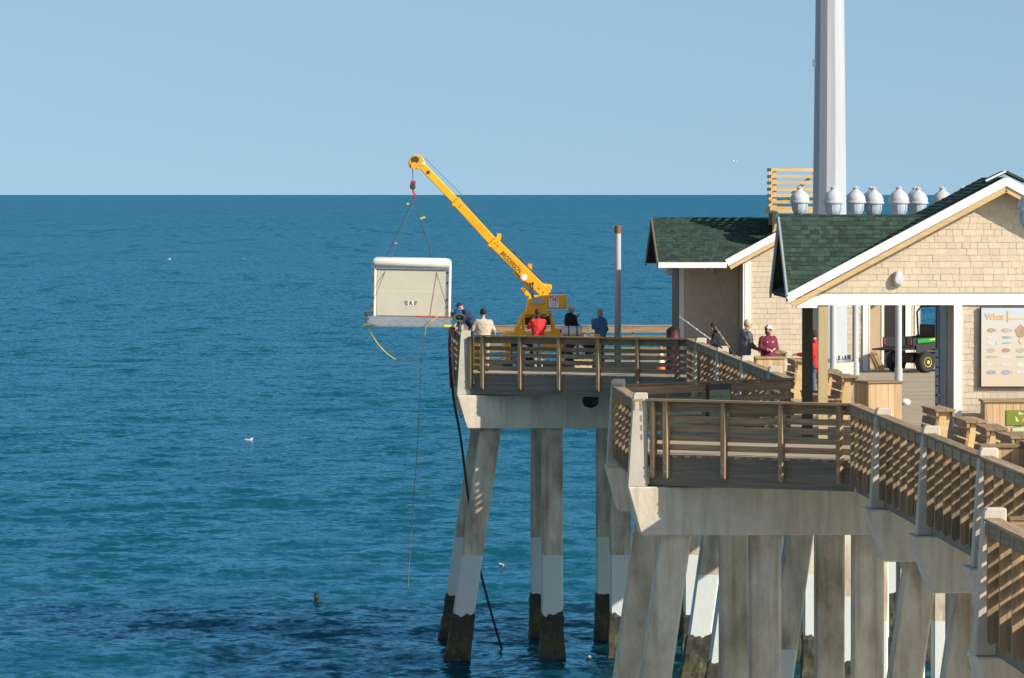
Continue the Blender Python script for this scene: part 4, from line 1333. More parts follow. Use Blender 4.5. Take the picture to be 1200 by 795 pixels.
# ------------------------------------------------------------------ hanging box with platform
def hanging_box():
    Y = 151.2
    P = lambda px, py, y=Y: at(px, py, y)
    t = thing('hanging_enclosure', 'white rounded enclosure with beige door slung from the crane over the sea', 'enclosure')
    c = P(482, 371)
    w, h, dp = 2.33, 1.72, 1.7
    M0 = Matrix.Translation(c) @ Matrix.Rotation(R(1.0), 4, 'Y')
    # rounded n-shaped frame
    def arch(inner, rad):
        pts = []
        x, z = w / 2 - inner, h - inner
        pts.append((-x, 0)); pts.append((-x, z - rad))
        for i in range(1, 7):
            a = math.pi - i * math.pi / 12
            pts.append((-x + rad + rad * math.cos(a), z - rad + rad * math.sin(a)))
        for i in range(0, 7):
            a = math.pi / 2 - i * math.pi / 12
            pts.append((x - rad + rad * math.cos(a), z - rad + rad * math.sin(a)))
        pts.append((x, 0))
        return pts
    out, inn = arch(0, .16), None
    MB().prism([(x, .06, z) for x, z in out], (0, dp - .12, 0)).xf(M0).build('shell', 'white_plastic', t, smooth=True)
    MB().lathe([(.02, -w / 2), (.10, -w / 2 + .02), (.145, -w / 2 + .09), (.145, w / 2 - .09), (.10, w / 2 - .02), (.02, w / 2)], (0, .06, h - .145), 20, 'x').xf(M0).build('top_roll', 'white_plastic', t, smooth=True)
    MB().lathe([(.055, 0), (.055, h - .2)], (w / 2 - .055, .05, 0), 14).xf(M0).build('side_roll', 'white_plastic', t, smooth=True)
    MB().lathe([(.05, 0), (.05, h - .3)], (-w / 2 + .07, .05, 0), 14).xf(M0).build('side_roll', 'white_plastic', t, smooth=True)
    MB().box(-w / 2 + .14, w / 2 - .15, .03, .058, .02, h - .27).xf(M0).build('door', 'beige_door', t)
    MB().box(-w / 2 + .14, w / 2 - .15, .026, .0295, .55 * h - .01 - .2, .55 * h - .2).xf(M0).build('door_seam', 'white_plastic', t)
    MB().box(w / 2 - .149, w / 2 - .11, .02, .058, .02, h - .27).xf(M0).build('door_channel', 'grey_plate', t)
    MB().box(-w / 2 + .10, w / 2 - .11, -.02, .058, h - .33, h - .285).xf(M0).build('top_channel', 'grey_plate', t)
    for s, zs in ((-1, (.08, .28, .52, 1.1, 1.35)), (1, (.28, .5, 1.0, 1.3))):
        for z in zs:
            MB().box(s * (w / 2 - (.01 if s < 0 else .10)) - .02, s * (w / 2 - (.01 if s < 0 else .10)) + .02, -.01, .05, z, z + .035).xf(M0).build('strap_buckle', 'black_paint', t)
    # emblem: two dark wings and a letter
    ex, ez = -.02, .385
    MB().box(ex - .09, ex + .09, .022, .0255, ez - .075, ez + .075).xf(M0).build('emblem_plate', 'white_plastic', t)
    for s in (-1, 1):
        MB().prism([(ex + s * .085, .0215, ez + .07), (ex + s * .195, .0215, ez + .07), (ex + s * .15, .0215, ez - .045), (ex + s * .095, .0215, ez - .06)], (0, .004, 0)).xf(M0).build('emblem_wing', 'mark_green', t)
    me = text_mesh('R', .15, 'mark_blue', bold=.006)
    o = link('lettering', me, t); o.matrix_local = M0 @ Matrix.Translation((ex, .018, ez)) @ Matrix.Rotation(math.pi / 2, 4, 'X')
    # platform with a sloped front ramp
    MB().box(-w / 2 - .12, w / 2 + .06, -.05, dp + .15, -.09, -.005).xf(M0).build('platform', 'grey_plate', t)
    MB().add([(-w / 2 - .02, -.05, -.02), (w / 2 - .02, -.05, -.02), (w / 2 + .02, -.55, -.26), (-w / 2 - .22, -.55, -.26),
              (-w / 2 - .02, -.05, -.06), (w / 2 - .02, -.05, -.06), (w / 2 + .02, -.55, -.30), (-w / 2 - .22, -.55, -.30)],
             [(0, 1, 2, 3), (7, 6, 5, 4), (0, 4, 5, 1), (1, 5, 6, 2), (2, 6, 7, 3), (3, 7, 4, 0)]).xf(M0).build('ramp', 'grey_plate', t)
    for xx in (-w / 2 - .17, w / 2 - .12):
        MB().prism([(xx - .08, -.56, -.235), (xx + .11, -.53, -.225), (xx + .13, -.565, -.275), (xx - .10, -.565, -.285)], (0, .02, .012)).xf(M0).build('corner_pad', 'yellow_pad', t)
    MB().box(w / 2 - 1.0, w / 2 - .05, -.06, -.02, -.02, .012).xf(M0).build('red_edge', 'red_paint', t)
    MB().box(-w / 2 - .22, -w / 2 - .04, -.02, .2, -.02, .12).xf(M0).build('corner_bracket', 'dark_steel', t, bevel=.02)
    MB().box(w / 2 + .01, w / 2 + .16, -.02, .2, -.02, .10).xf(M0).build('corner_bracket', 'dark_steel', t, bevel=.02)
    # slings
    hook = at(486, 232, 152.0)
    corners = [M0 @ Vector(p) for p in ((-w / 2 - .22, -.5, -.2), (w / 2 + .02, -.5, -.2), (-w / 2 - .1, dp + .15, .0), (w / 2 + .04, dp + .15, .0))]
    for q in corners:
        pts = [hook]
        if q.y > 152:
            top = M0 @ Vector((-.75 if q.x < c.x else .60, dp, h + .01))
            pts += [top + Vector((0, .12, .0))]
        pts.append(q)
        MB().tube(pts, .009, 5).build('sling', 'cable', t)
    for px, py in ((478, 239), (464, 285), (494, 256), (497, 255)):
        q = at(px, py, 151.6)
        MB().box(q.x - .035, q.x + .035, q.y - .02, q.y + .02, q.z - .025, q.z + .025).build('sling_tag', 'yellow_rope', t)
    return t
hanging_box()
# ropes under the box
def rope(px_pts, r, m, name, label, Ys, cat='rope'):
    pts = [at(px, py, y) for (px, py), y in zip(px_pts, Ys)]
    # smooth with Catmull-Rom
    out = []
    for i in range(len(pts) - 1):
        p0, p1, p2, p3 = pts[max(i - 1, 0)], pts[i], pts[i + 1], pts[min(i + 2, len(pts) - 1)]
        for k in range(6):
            s = k / 6
            out.append(.5 * ((2 * p1) + (p2 - p0) * s + (2 * p0 - 5 * p1 + 4 * p2 - p3) * s * s + (3 * p1 - p0 - 3 * p2 + p3) * s ** 3))
    out.append(pts[-1])
    o = MB().tube(out, r, 6).build(name, m, None, smooth=True)
    return tag(o, label, cat)
rope([(430, 381), (436, 393), (446, 407), (458, 418), (470, 423), (484, 423), (494, 421)], .014, 'yellow_rope', 'guide_rope', 'yellow rope sagging in a loop under the hanging enclosure', [150.7] * 7)
rope([(519, 366), (508, 375), (500, 382), (497, 402), (494, 421), (492, 460), (488, 540), (482, 620), (478, 690)], .010, 'yellow_rope', 'guide_rope', 'long yellow rope dropping straight from the enclosure to the sea', [150.7, 150.5, 150.5, 150.6, 150.7, 152, 156, 163, 172])
rope([(536, 388), (529, 384), (527, 395), (528, 430), (532, 470), (540, 515), (549, 585), (560, 655), (572, 705), (590, 768)], .036, 'hose', 'dark_hose', 'dark hose draped over the platform rail down into the sea', [149.4, 149.4, 149.4, 149.4, 149.4, 149.4, 149.3, 149.2, 149.1, 149.0], 'hose')
rope([(534, 390), (528.5, 388), (526, 400), (526.5, 425), (528, 455)], .022, 'hose_red', 'red_line', 'short red line hanging outside the platform rail', [148.9] * 5, 'rope')

# dark tarp bag hanging under the platform railing
def bag():
    q = at(692.5, 470, 144.2)
    m = MB(); m.ellipsoid((0, 0, 0), (.24, .10, .21), 16, 10)
    m.v = [(x * (1.0 + .12 * mnoise.noise(Vector((x * 7, y * 7, z * 7)))), y, z + .05 * mnoise.noise(Vector((x * 9, 3, z * 9))) if z < .1 else .16) for x, y, z in m.v]
    o = m.build('tarp_bag', 'tarp', None, smooth=False)
    o.location = (q.x, q.y, q.z)
    tag(o, 'dark tarp bundle hanging against the beam under the crane platform', 'bag')
bag()

# fishing rods leaning on the rail
for (a, b, Ya, Yb, lab) in (((796, 371), (846, 408), 131.5, 129.6, 'long white fishing rod leaning on the walkway railing'),
                            ((838, 383), (861, 417), 126.5, 125.0, 'shorter tan fishing rod leaning beside the white rod')):
    p, q = at(*a, Ya), at(*b, Yb)
    t = thing('fishing_rod', lab, 'fishing rod')
    d = q - p
    MB().tube([p, p + d * .75], [.010, .018], 6).build('blank', 'white_paint' if a[0] < 800 else 'post_wood', t)
    MB().tube([p + d * .75, p + d * 1.0], .024, 8).build('grip', 'dark_steel', t)
    for s in (.2, .4, .58, .7):
        MB().tube([p + d * s, p + d * (s + .012)], .028, 8).build('guide', 'new_wood', t)
    MB().lathe([(.05, -.04), (.05, .04)], p + d * .8 + Vector((0, -.06, -.06)), 10, 'x').build('reel', 'black_paint', t)

# ------------------------------------------------------------------ utility vehicle
def utility_vehicle():
    q = at(1083.8, 437.6, 144.9)
    t = thing('utility_vehicle', 'green and black utility cart with yellow wheel hub parked by the far building', 'vehicle')
    th = R(36)
    # local: x forward, y left; rear right wheel at (0,-.6)
    def part(m, nm, mt, par=t, smooth=False, bevel=0.0):
        return m.build(nm, mt, par, smooth, bevel)
    for x in (0, 1.9):
        for y in (-.60, .60):
            w = part(MB().lathe([(.16, -.13), (.26, -.14), (.30, -.10), (.305, 0), (.30, .10), (.26, .14), (.16, .13)], (x, y, .305), 26, 'y'), 'wheel', 'black_rubber', smooth=True)
            part(MB().lathe([(.155, -.11), (.14, -.135), (.05, -.10), (.05, -.15), (.02, -.152)], (x, y, .305), 18, 'y') if y < 0 else MB().lathe([(.02, .152), (.05, .15), (.05, .10), (.14, .135), (.155, .11)], (x, y, .305), 18, 'y'), 'hub', 'vehicle_yellow', w, True)
    part(MB().box(-.35, 2.3, -.42, .42, .28, .55), 'chassis', 'black_paint', bevel=.02)
    # bed with open tailgate
    part(MB().box(-.55, .80, -.62, .62, .66, .72), 'bed_floor', 'black_paint')
    for y in (-.64, .60):
        part(MB().box(-.50, .80, y, y + .04, .721, 1.0), 'bed_side', 'black_paint', bevel=.01)
    part(MB().box(.76, .80, -.599, .599, .721, 1.05), 'bed_front', 'black_paint')
    part(MB().beam((-.55, 0, .69), (-.95, 0, .66), 1.2, .04, (0, 0, 1)), 'tailgate', 'black_paint')
    # green side panels with yellow stripe
    for y in (-.685, .645):
        part(MB().prism([(-.35, y, .84), (.9, y, .90), (.9, y, 1.02), (-.35, y, .97)], (0, .04, 0)), 'side_panel', 'vehicle_green', bevel=.008)
        part(MB().prism([(.05, y - .003 if y < 0 else y + .04, .93), (.9, y - .003 if y < 0 else y + .04, .95), (.9, y - .003 if y < 0 else y + .04, .995), (.25, y - .003 if y < 0 else y + .04, .975)], (0, .003, 0)), 'stripe', 'vehicle_yellow')
        part(MB().prism([(-.38, y, .55), (.42, y, .70), (.45, y, .80), (-.42, y, .80)], (0, .04, 0)), 'fender', 'black_paint')
    for y in (-.60, .52):
        part(MB().box(-.53, -.50, y, y + .08, .80, .96), 'tail_light', 'red_paint')
    part(MB().box(.82, 1.35, -.58, .58, .60, .95), 'seat_base', 'black_paint', bevel=.03)
    part(MB().box(.82, .95, -.56, .56, .951, 1.35), 'seat_back', 'black_paint', bevel=.04)
    part(MB().prism([(1.75, -.62, .45), (2.65, -.62, .45), (2.70, -.62, .80), (2.45, -.62, .98), (1.95, -.62, 1.05), (1.75, -.62, .9)], (0, 1.24, 0)), 'hood', 'vehicle_green', bevel=.05)
    part(MB().tube([(1.75, .3, .95), (1.55, .3, 1.15)], .02, 6), 'steering_column', 'black_paint')
    part(MB().lathe([(.17, -.012), (.185, 0), (.17, .012)], (0, 0, 0), 18).xf(Matrix.Translation((1.54, .3, 1.16)) @ Matrix.Rotation(R(-40), 4, 'Y')), 'steering_wheel', 'black_paint')
    for y in (-.58, .58):
        part(MB().tube([(.85, y, .7), (.78, y, 1.70), (.95, y, 1.86), (1.75, y, 1.86), (1.95, y, 1.65), (2.2, y, 1.0)], .028, 8), 'roll_bar', 'black_paint')
    part(MB().box(.72, 1.95, -.64, .64, 1.885, 1.95), 'canopy', 'black_paint', bevel=.03)
    c, s = math.cos(th), math.sin(th)
    lx, ly = 0, -.60
    t.location = (q.x - (lx * c - ly * s), 144.9 - (lx * s + ly * c), DECK)
    t.rotation_euler = (0, 0, th)
utility_vehicle()
# boards leaning on the door leaf
for i in range(3):
    p = at(1019 + i * 2.5, 412, 148.55 - i * .06); q = at(1027 + i * 4, 437, 147.9 - i * .1)
    q.z = DECK + .02
    o = MB().beam(p, q, .12, .03, (0, 1, 0)).build('leaning_board', 'cedar')
    tag(o, 'old brown board leaning against the tan door leaf', 'board', 'boards leaning by the door')
# white bundle and stripe on the deck
q = onz(1061, 475, DECK)
o = MB().ellipsoid((0, 0, .05), (.13, .13, .09)).build('white_bucket_lid', 'white_plastic', None, smooth=True)
o.location = q; tag(o, 'white rounded cap lying on the deck beside the cedar enclosure', 'cap')
o.location.z = DECK + .02

# ------------------------------------------------------------------ people
def capsule(m, p, q, r0, r1, n=10):
    p, q = Vector(p), Vector(q)
    d = (q - p).normalized()
    pts = [p - d * r0 * .9, p - d * r0 * .5, p, q, q + d * r1 * .5, q + d * r1 * .9]
    m.tube(pts, [r0 * .3, r0 * .85, r0, r1, r1 * .85, r1 * .3], n)

def person(loc, heading, label, top, legs, h=1.75, lean=0.0, twist=0.0, arms=None, head_turn=0.0, head_down=0.0, hair=None, hair_len=0.0,
           cap_=None, hood=None, coat=1.0, shoes='shoe_dark', knees=0.0, stance=.0, gloves=None, voxel=.014, group=None, face='skin'):
    """local frame: x right, y forward, z up; arms = ((elbow R),(wrist R),(elbow L),(wrist L)) relative to the chest frame"""
    s = h / 1.75
    coat *= 1.16
    t = thing('person', label, 'person', loc, heading, group)
    pelvis = Vector((0, 0, .93))
    Rl = Matrix.Rotation(-lean, 3, 'X') @ Matrix.Rotation(twist, 3, 'Z')
    U = lambda p: pelvis + Rl @ (Vector(p) - pelvis)
    bones = []   # (a, b, radius, key)
    m = MB()
    # legs
    for sx in (-1, 1):
        hip = Vector((sx * .09, 0, .92)); kn = Vector((sx * (.10 + stance * .4), .02 + knees * .18, .50)); an = Vector((sx * (.10 + stance), -.02 - .0 * knees, .09))
        capsule(m, hip, kn, .088, .060); bones.append((hip, kn, .08, 'legs'))
        capsule(m, kn, an, .060, .046); bones.append((kn, an, .052, 'legs'))
        capsule(m, an + Vector((0, -.03, -.045)), an + Vector((sx * .02, .15, -.055)), .044, .034); bones.append((an + Vector((0, 0, -.05)), an + Vector((0, .17, -.05)), .05, 'shoes'))
    # torso loft
    rings = [(.84, .155 * coat, .115 * coat), (.93, .165 * coat, .12 * coat), (1.05, .155 * coat, .115 * coat), (1.18, .17 * coat, .125 * coat), (1.32, .19 * coat, .125 * coat), (1.42, .175 * coat, .105 * coat), (1.48, .10, .08)]
    n = 16; vs_ = []
    for z, a, b in rings:
        for k in range(n):
            q = 2 * math.pi * k / n
            p = Vector((a * math.cos(q), b * math.sin(q), z))
            vs_.append(U(p) if z > .93 else p)
    fs = [(i * n + k, i * n + (k + 1) % n, (i + 1) * n + (k + 1) % n, (i + 1) * n + k) for i in range(len(rings) - 1) for k in range(n)]
    fs += [tuple(range(n))[::-1], tuple((len(rings) - 1) * n + k for k in range(n))]
    m.add(vs_, fs)
    bones.append((Vector((0, 0, .86)), U((0, 0, 1.40)), .15, 'top'))
    bones.append((U((-.15, 0, 1.40)), U((.15, 0, 1.40)), .08, 'top'))
    # neck and head
    nk = U((0, .0, 1.46)); hc = U((0, .035, 1.635))
    capsule(m, nk, nk + (hc - nk) * .55, .055, .05); bones.append((nk + (hc - nk) * .3, nk + (hc - nk) * .6, .05, 'skin'))
    Rh = Matrix.Rotation(head_turn, 3, 'Z') @ Matrix.Rotation(-head_down - lean * .35, 3, 'X')
    Hd = lambda p: hc + Rh @ Vector(p)
    st = len(m.v)
    m.ellipsoid((0, 0, .015), (.075, .092, .115), 18, 12)
    m.ellipsoid((0, .035, -.055), (.052, .05, .055), 12, 8)
    m.ellipsoid((0, .098, -.012), (.014, .02, .024), 8, 6)
    for sx in (-1, 1):
        m.ellipsoid((sx * .078, -.005, -.005), (.012, .022, .032), 8, 6)
    for i in range(st, len(m.v)):
        m.v[i] = tuple(Hd(m.v[i]))
    bones.append((Hd((0, 0, -.04)), Hd((0, 0, .06)), .085, 'skin'))
    # arms with hands and fingers
    arms = arms or ((.24, -.02, 1.15), (.25, .06, .92), (-.24, -.02, 1.15), (-.25, .06, .92))
    for sx, el, wr in ((1, arms[0], arms[1]), (-1, arms[2], arms[3])):
        sh = U((sx * .185, 0, 1.405)); e = U(el); w = U(wr)
        capsule(m, sh, e, .062 * coat, .050 * coat); bones.append((sh, e, .055, 'top'))
        f = (w - e).normalized()
        capsule(m, e, w - f * .02, .050 * coat, .036 * coat); bones.append((e, w - f * .035, .042, 'top'))
        sd = f.cross(Vector((0, 0, 1)))
        if sd.length < .1: sd = Vector((0, 1, 0))
        sd.normalize(); pal = f.cross(sd)
        if pal.z > 0: pal = -pal
        hk = 'gloves' if gloves else 'skin'
        capsule(m, w, w + f * .07, .028, .036); bones.append((w, w + f * .19, .03, hk))
        for j, (o_, ln) in enumerate(((-.030, .062), (-.010, .075), (.010, .072), (.029, .055))):
            b0_ = w + f * .085 + sd * o_
            k1 = b0_ + f * ln * .5 + pal * .012; k2 = k1 + f * ln * .3 + pal * ln * .45
            m.tube([b0_ - f * .02, b0_, k1, k2], [.011, .011, .0105, .008], 8)
        th = w + f * .03 - sd * .032 * sx
        m.tube([th, th + f * .04 - sd * .022 * sx + pal * .01, th + f * .072 - sd * .018 * sx + pal * .03], [.014, .012, .009], 8)
    S_ = Matrix.Scale(s, 4)
    m.xf(S_)
    me = m.mesh('body', 'skin')
    o = bpy.data.objects.new('tmp', me); COL.objects.link(o)
    rm = o.modifiers.new('r', 'REMESH'); rm.mode = 'VOXEL'; rm.voxel_size = voxel; rm.use_smooth_shade = True
    sm = o.modifiers.new('s', 'SMOOTH'); sm.factor = .4; sm.iterations = 2
    dg = bpy.context.evaluated_depsgraph_get(); dg.update()
    me2 = bpy.data.meshes.new_from_object(o.evaluated_get(dg))
    bpy.data.objects.remove(o); bpy.data.meshes.remove(me)
    keys = {'skin': 0, 'top': 1, 'legs': 2, 'shoes': 3, 'gloves': 4}
    me2.materials.clear()
    for mm in (face, top, legs, shoes, gloves or 'skin'):
        me2.materials.append(M[mm])
    nP = len(me2.polygons)
    cen = np.empty(nP * 3, np.float32); me2.polygons.foreach_get('center', cen); cen = cen.reshape(-1, 3) / s
    best = np.full(nP, 1e9); idx = np.zeros(nP, np.int32)
    for a, b, r, k in bones:
        a_, b_ = np.array(a), np.array(b); ab = b_ - a_
        tt = np.clip(((cen - a_) @ ab) / max(ab @ ab, 1e-9), 0, 1)
        dd = np.linalg.norm(cen - (a_ + tt[:, None] * ab), axis=1) - r
        w_ = dd < best
        best[w_] = dd[w_]; idx[w_] = keys[k]
    me2.polygons.foreach_set('material_index', idx)
    cloth = set()
    for p_, k_ in zip(me2.polygons, idx):
        if k_ in (1, 2):
            cloth.update(p_.vertices)
    nV = len(me2.vertices)
    vc = np.empty(nV * 3, np.float32); me2.vertices.foreach_get('co', vc); vc = vc.reshape(-1, 3)
    vn = np.empty(nV * 3, np.float32); me2.vertex_normals.foreach_get('vector', vn); vn = vn.reshape(-1, 3)
    for vi in cloth:
        x_, y_, z_ = map(float, vc[vi])
        f_ = mnoise.noise(Vector((x_ * 9 + heading * 5, y_ * 9, z_ * 14))) * .016 + mnoise.noise(Vector((x_ * 22, y_ * 22 + heading * 3, z_ * 30))) * .007
        vc[vi] += vn[vi] * f_
    me2.vertices.foreach_set('co', vc.ravel())
    me2.polygons.foreach_set('use_smooth', [True] * nP)
    me2.name = 'body'
    bo = link('body', me2, t)
    HM = Matrix.Scale(s, 4) @ Matrix.Translation(hc) @ Rh.to_4x4()
    # eyes and mouth
    for sx in (-1, 1):
        MB().ellipsoid((sx * .03, .084, .02), (.012, .008, .007), 8, 6).xf(HM).build('eye', 'eye_dark', bo)
    MB().ellipsoid((0, .083, -.058), (.022, .006, .005), 8, 6).xf(HM).build('mouth', 'lips', bo)
    if hair:
        g = MB().ellipsoid((0, -.018, .035), (.088, .095, .112), 18, 12)
        g.v = [(x * (1 + .06 * mnoise.noise(Vector((x * 40, y * 40, z * 40)))), min(y, .055 if z > .07 else .012), z if z > -.03 - hair_len else -.03 - hair_len + (z + .03 + hair_len) * .2) for x, y, z in g.v]
        if hair_len:
            g.ellipsoid((0, -.06, -.06), (.075, .04, .03 + hair_len * .8), 12, 8)
        g.xf(HM).build('hair', hair, t, smooth=True)
    if cap_:
        g = MB().ellipsoid((0, -.005, .045), (.088, .105, .095), 18, 12)
        g.v = [(x, y, max(z, .035)) for x, y, z in g.v]
        cp = g.xf(HM).build('cap', cap_, t, smooth=True)
        MB().add([(-.07, .07, .045), (.07, .07, .045), (.055, .17, .03), (-.055, .17, .03), (-.07, .07, .055), (.07, .07, .055), (.055, .17, .038), (-.055, .17, .038)],
                 [(3, 2, 1, 0), (4, 5, 6, 7), (0, 1, 5, 4), (1, 2, 6, 5), (2, 3, 7, 6), (3, 0, 4, 7)]).xf(HM).build('cap_brim', cap_, cp)
    if hood:
        C_ = Matrix.Scale(s, 4)
        g = MB()
        q = U((0, -.075, 1.46))
        g.ellipsoid(q, (.125, .075, .07), 14, 8)
        g.xf(C_).build('hood', top, t, smooth=True)
    return t, U, HM, s

plain('shoe_dark', (.03, .028, .026)); plain('eye_dark', (.02, .015, .012)); plain('lips', (.36, .15, .12))
plain('beige_knit', (.50, .43, .33)); plain('jeans', (.07, .11, .19)); plain('khaki', (.42, .34, .23)); plain('black_cloth', (.014, .014, .018))
plain('red_cloth', (.62, .03, .03)); plain('maroon_cloth', (.16, .018, .04)); plain('grey_cloth', (.12, .115, .12)); plain('navy_cloth', (.02, .035, .09))
plain('blue_cloth', (.05, .17, .34)); plain('bright_blue', (.02, .33, .68)); plain('white_cloth', (.78, .77, .74)); plain('cream_cloth', (.66, .58, .46))
plain('hair_black', (.015, .012, .01)); plain('hair_white', (.60, .57, .53)); plain('hair_brown', (.05, .03, .02)); plain('hair_fair', (.42, .30, .16)); plain('grey_trousers', (.30, .30, .31))
plain('wetsuit', (.012, .013, .015), .5)

# on the crane platform
def stand(px, Y): return (atx(px, Y), Y, DECK)
person(stand(567, 146.6), R(12), 'person in a beige sweater leaning on the platform rail with back turned', 'beige_knit', 'khaki', 1.78, lean=.12,
       arms=((.30, .05, 1.18), (.36, .22, 1.08), (-.30, .05, 1.18), (-.44, .22, 1.10)), head_turn=R(6), hair='hair_black', coat=1.12)
person((FL + .36, 149.6, DECK + .26), R(97), 'person in navy bending over the rail with bright blue float gear', 'navy_cloth', 'jeans', 1.76, lean=.55,
       arms=((.20, .20, 1.25), (.18, .42, 1.15), (-.20, .20, 1.25), (-.20, .42, 1.2)), head_turn=R(10), hair=None, cap_='navy_cloth', coat=1.1)
person(stand(630.5, 148.8), R(25), 'person with dark hair in a red jacket raising a camera by the crane', 'red_cloth', 'grey_trousers', 1.72,
       arms=((.26, .10, 1.20), (.12, .30, 1.34), (-.26, .12, 1.22), (-.10, .32, 1.36)), hair='hair_brown', hair_len=.08, coat=1.08)
person(stand(668.5, 152.6), R(-60), 'white-haired person in a black jacket standing behind the grey tank', 'black_cloth', 'jeans', 1.76,
       arms=((.24, .06, 1.16), (.16, .22, 1.12), (-.22, .12, 1.20), (-.06, .26, 1.42)), hair='hair_white', head_turn=R(-10), hood=True, coat=1.08)
person(stand(703.5, 151.2), R(40), 'fair-haired person in a blue sweatshirt near the plain grey pole', 'blue_cloth', 'jeans', 1.66,
       arms=((.24, -.02, 1.14), (.24, .08, .92), (-.24, .06, 1.20), (-.14, .2, 1.42)), hair='hair_fair', hair_len=.03, hood=True, coat=1.1)
st = thing('wooden_step', 'low wooden step under the person bending over the rail', 'step', (FL + .45, 149.6, DECK))
for k in range(3):
    MB().box(-.30 + k * .2, -.11 + k * .2, -.35, .35, .215, .255).build('board', 'wood_y', st)
for yy in (-.3, .26):
    MB().box(-.30, .29, yy, yy + .04, 0, .213).build('support', 'wood_x', st)
# along the walkway
person(stand(872, 132.8), R(-70), 'person in a charcoal hooded sweatshirt and tan cap beside the railing', 'grey_cloth', 'jeans', 1.80, lean=.10,
       arms=((.24, .06, 1.14), (.20, .26, 1.05), (-.24, .06, 1.14), (-.16, .30, 1.08)), hair='hair_fair', cap_='cream_cloth', hood=True, coat=1.2)
t, U, HM, s = person(stand(900, 132.4), R(-160), 'person in a maroon sweatshirt and white cap behind the wooden enclosure', 'maroon_cloth', 'jeans', 1.66,
       arms=((.25, .04, 1.14), (.10, .20, 1.10), (-.25, .04, 1.14), (-.10, .20, 1.12)), hair='hair_brown', hair_len=.05, cap_='white_cloth', head_turn=R(40), coat=1.14)
MB().prism([Vector((x, .152, z)) * s for x, z in ((-.10, 1.30), (-.02, 1.28), (0, 1.26), (.02, 1.28), (.10, 1.30), (.10, 1.33), (-.10, 1.33))], (0, .006, 0)).build('chest_print', 'cream_cloth', t)
person(stand(957, 124.5), R(40), 'person in a red jacket and white cap beyond the pavilion posts', 'red_cloth', 'jeans', 1.74, lean=.1,
       arms=((.26, .08, 1.16), (.24, .28, 1.16), (-.28, .10, 1.18), (-.36, .28, 1.20)), hair='hair_brown', cap_='white_cloth', hood=True, coat=1.15)
person(stand(846, 136.6), R(70), 'person in a black jacket hunched behind the leaning fishing rods', 'black_cloth', 'black_cloth', 1.66, lean=.35,
       arms=((.24, .10, 1.16), (.18, .30, 1.05), (-.24, .10, 1.16), (-.18, .30, 1.05)), hair='hair_black', hair_len=.03, hood=True, coat=1.15)
# diver in the water
q = onz(371, 704, 0.0)
t, U, HM, s = person((q.x, q.y, -1.52), R(165), 'diver with a black hood and mask floating in the open sea', 'wetsuit', 'wetsuit', 1.75, hair='wetsuit', hair_len=.02, gloves='wetsuit', face='wetsuit')
plain('mask_green', (.07, .11, .015), .3)
MB().box(-.065, .065, .075, .115, -.02, .05).xf(HM).build('dive_mask', 'mask_green', t, bevel=.012)

# float gear: bright blue vest with hoses held by the bending person
q = at(536.5, 367, 148.9)
g = thing('dive_gear', 'bright blue float vest with loops of hose held over the platform rail', 'dive gear', q)
m = MB().ellipsoid((0, 0, 0), (.13, .10, .13), 16, 10)
m.v = [(x + .03 * mnoise.noise(Vector((x * 9, y * 9, z * 9))), y, z * (1.1 if x < 0 else .8)) for x, y, z in m.v]
m.build('vest', 'bright_blue', g, smooth=True)
for i, (r, mm) in enumerate(((.13, 'grey_light'), (.10, 'dark_steel'), (.15, 'yellow_rope'))):
    pts = [(r * math.cos(a) + .04 * i - .03, -.10 - .01 * i, r * .7 * math.sin(a) - .13) for a in [k * math.pi / 6 for k in range(11)]]
    MB().tube(pts, .016, 6).build('hose_loop', mm, g)
MB().lathe([(.05, -.05), (.05, .05)], (-.14, -.08, -.02), 10, 'x').build('regulator', 'dark_steel', g)
MB().lathe([(.03, 0), (.03, .22)], (-.16, -.02, -.12), 10).build('canister', 'white_paint', g)
MB().box(-.22, -.19, -.06, -.02, -.14, .06).build('strap', 'yellow_pad', g)
MB().tube([(-.02, .02, -.1), (.06, .1, -.3), (.05, .05, -.62)], .05, 8).build('harness', 'dark_steel', g)

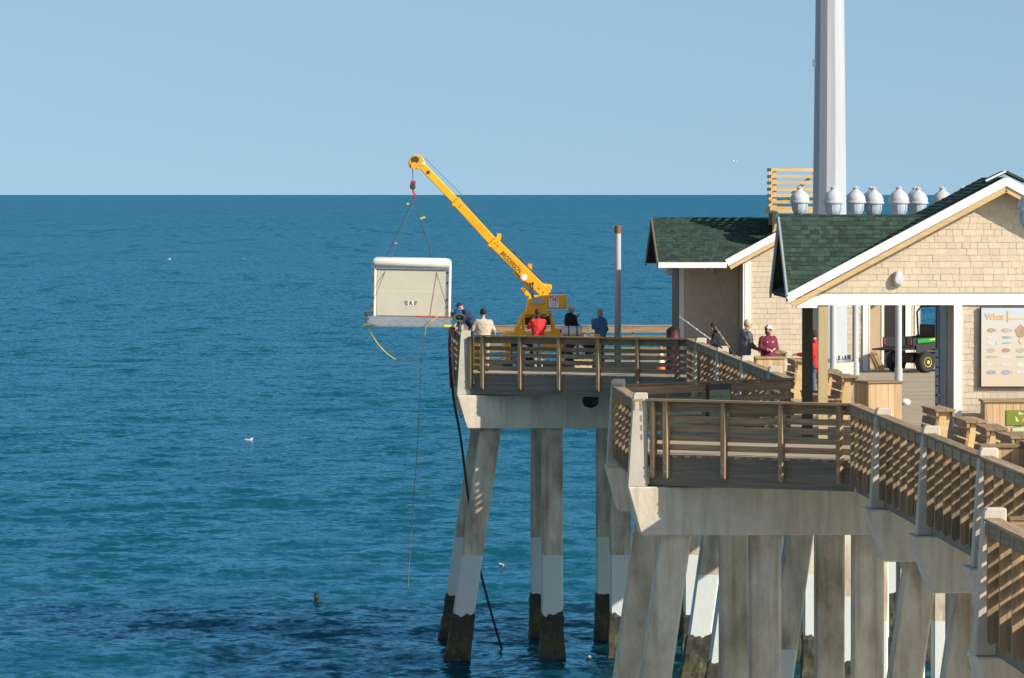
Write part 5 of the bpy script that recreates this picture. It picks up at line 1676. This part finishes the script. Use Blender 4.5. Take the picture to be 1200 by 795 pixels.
# ------------------------------------------------------------------ gulls and foam
def gull(px, py, Yz=None, flying=False, label='white gull floating on the sea', s=1.0, rz=0.3, grp='gulls on the sea'):
    if flying:
        loc = at(px, py, Yz)
    else:
        loc = onz(px, py, 0.03)
    t = thing('gull', label, 'gull', loc, rz, grp)
    m = MB().ellipsoid((0, 0, .05), (.20 * s, .09 * s, .08 * s), 14, 9)
    m.v = [(x, y * (1 if x > 0 else max(.25, 1 + x * 3.2)), z + (.03 if x < -.1 else 0)) for x, y, z in m.v]
    m.ellipsoid((.19 * s, 0, .15 * s), (.055 * s, .045 * s, .045 * s), 10, 7)
    m.tube([(.14 * s, 0, .07 * s), (.18 * s, 0, .14 * s)], .045 * s, 8)
    m.build('body', 'gull_white', t, smooth=True)
    MB().lathe([(.015 * s, .23 * s), (.004, .30 * s)], (0, 0, .145 * s), 6, 'x').build('beak', 'sign_orange', t)
    if flying:
        for sy in (-1, 1):
            MB().add([(.08, sy * .06, .08), (-.08, sy * .06, .08), (.10, sy * .35, .20), (-.04, sy * .35, .20), (-.10, sy * .68, .13), (-.16, sy * .68, .13),
                      (.08, sy * .06, .06), (-.08, sy * .06, .06), (.10, sy * .35, .185), (-.04, sy * .35, .185), (-.10, sy * .68, .12), (-.16, sy * .68, .12)],
                     [(0, 2, 3, 1), (2, 4, 5, 3), (6, 7, 9, 8), (8, 9, 11, 10), (0, 6, 8, 2), (2, 8, 10, 4), (1, 3, 9, 7), (3, 5, 11, 9), (4, 10, 11, 5)]).build('wing', 'gull_white', t)
    else:
        for sy in (-1, 1):
            m = MB().ellipsoid((-.04 * s, sy * .075 * s, .085 * s), (.18 * s, .025 * s, .055 * s), 12, 7)
            m.build('wing', 'gull_grey', t, smooth=True)
gull(291, 517.5)
gull(198, 304.5, s=1.5); gull(286, 304.5, s=1.4, rz=2.4); gull(588, 664.5, rz=2.0, s=.7); gull(690.5, 772.5, rz=1.2, s=.6)
gull(861, 190, 620, True, 'white gull flying low above the horizon', rz=.5, grp='flying gulls')
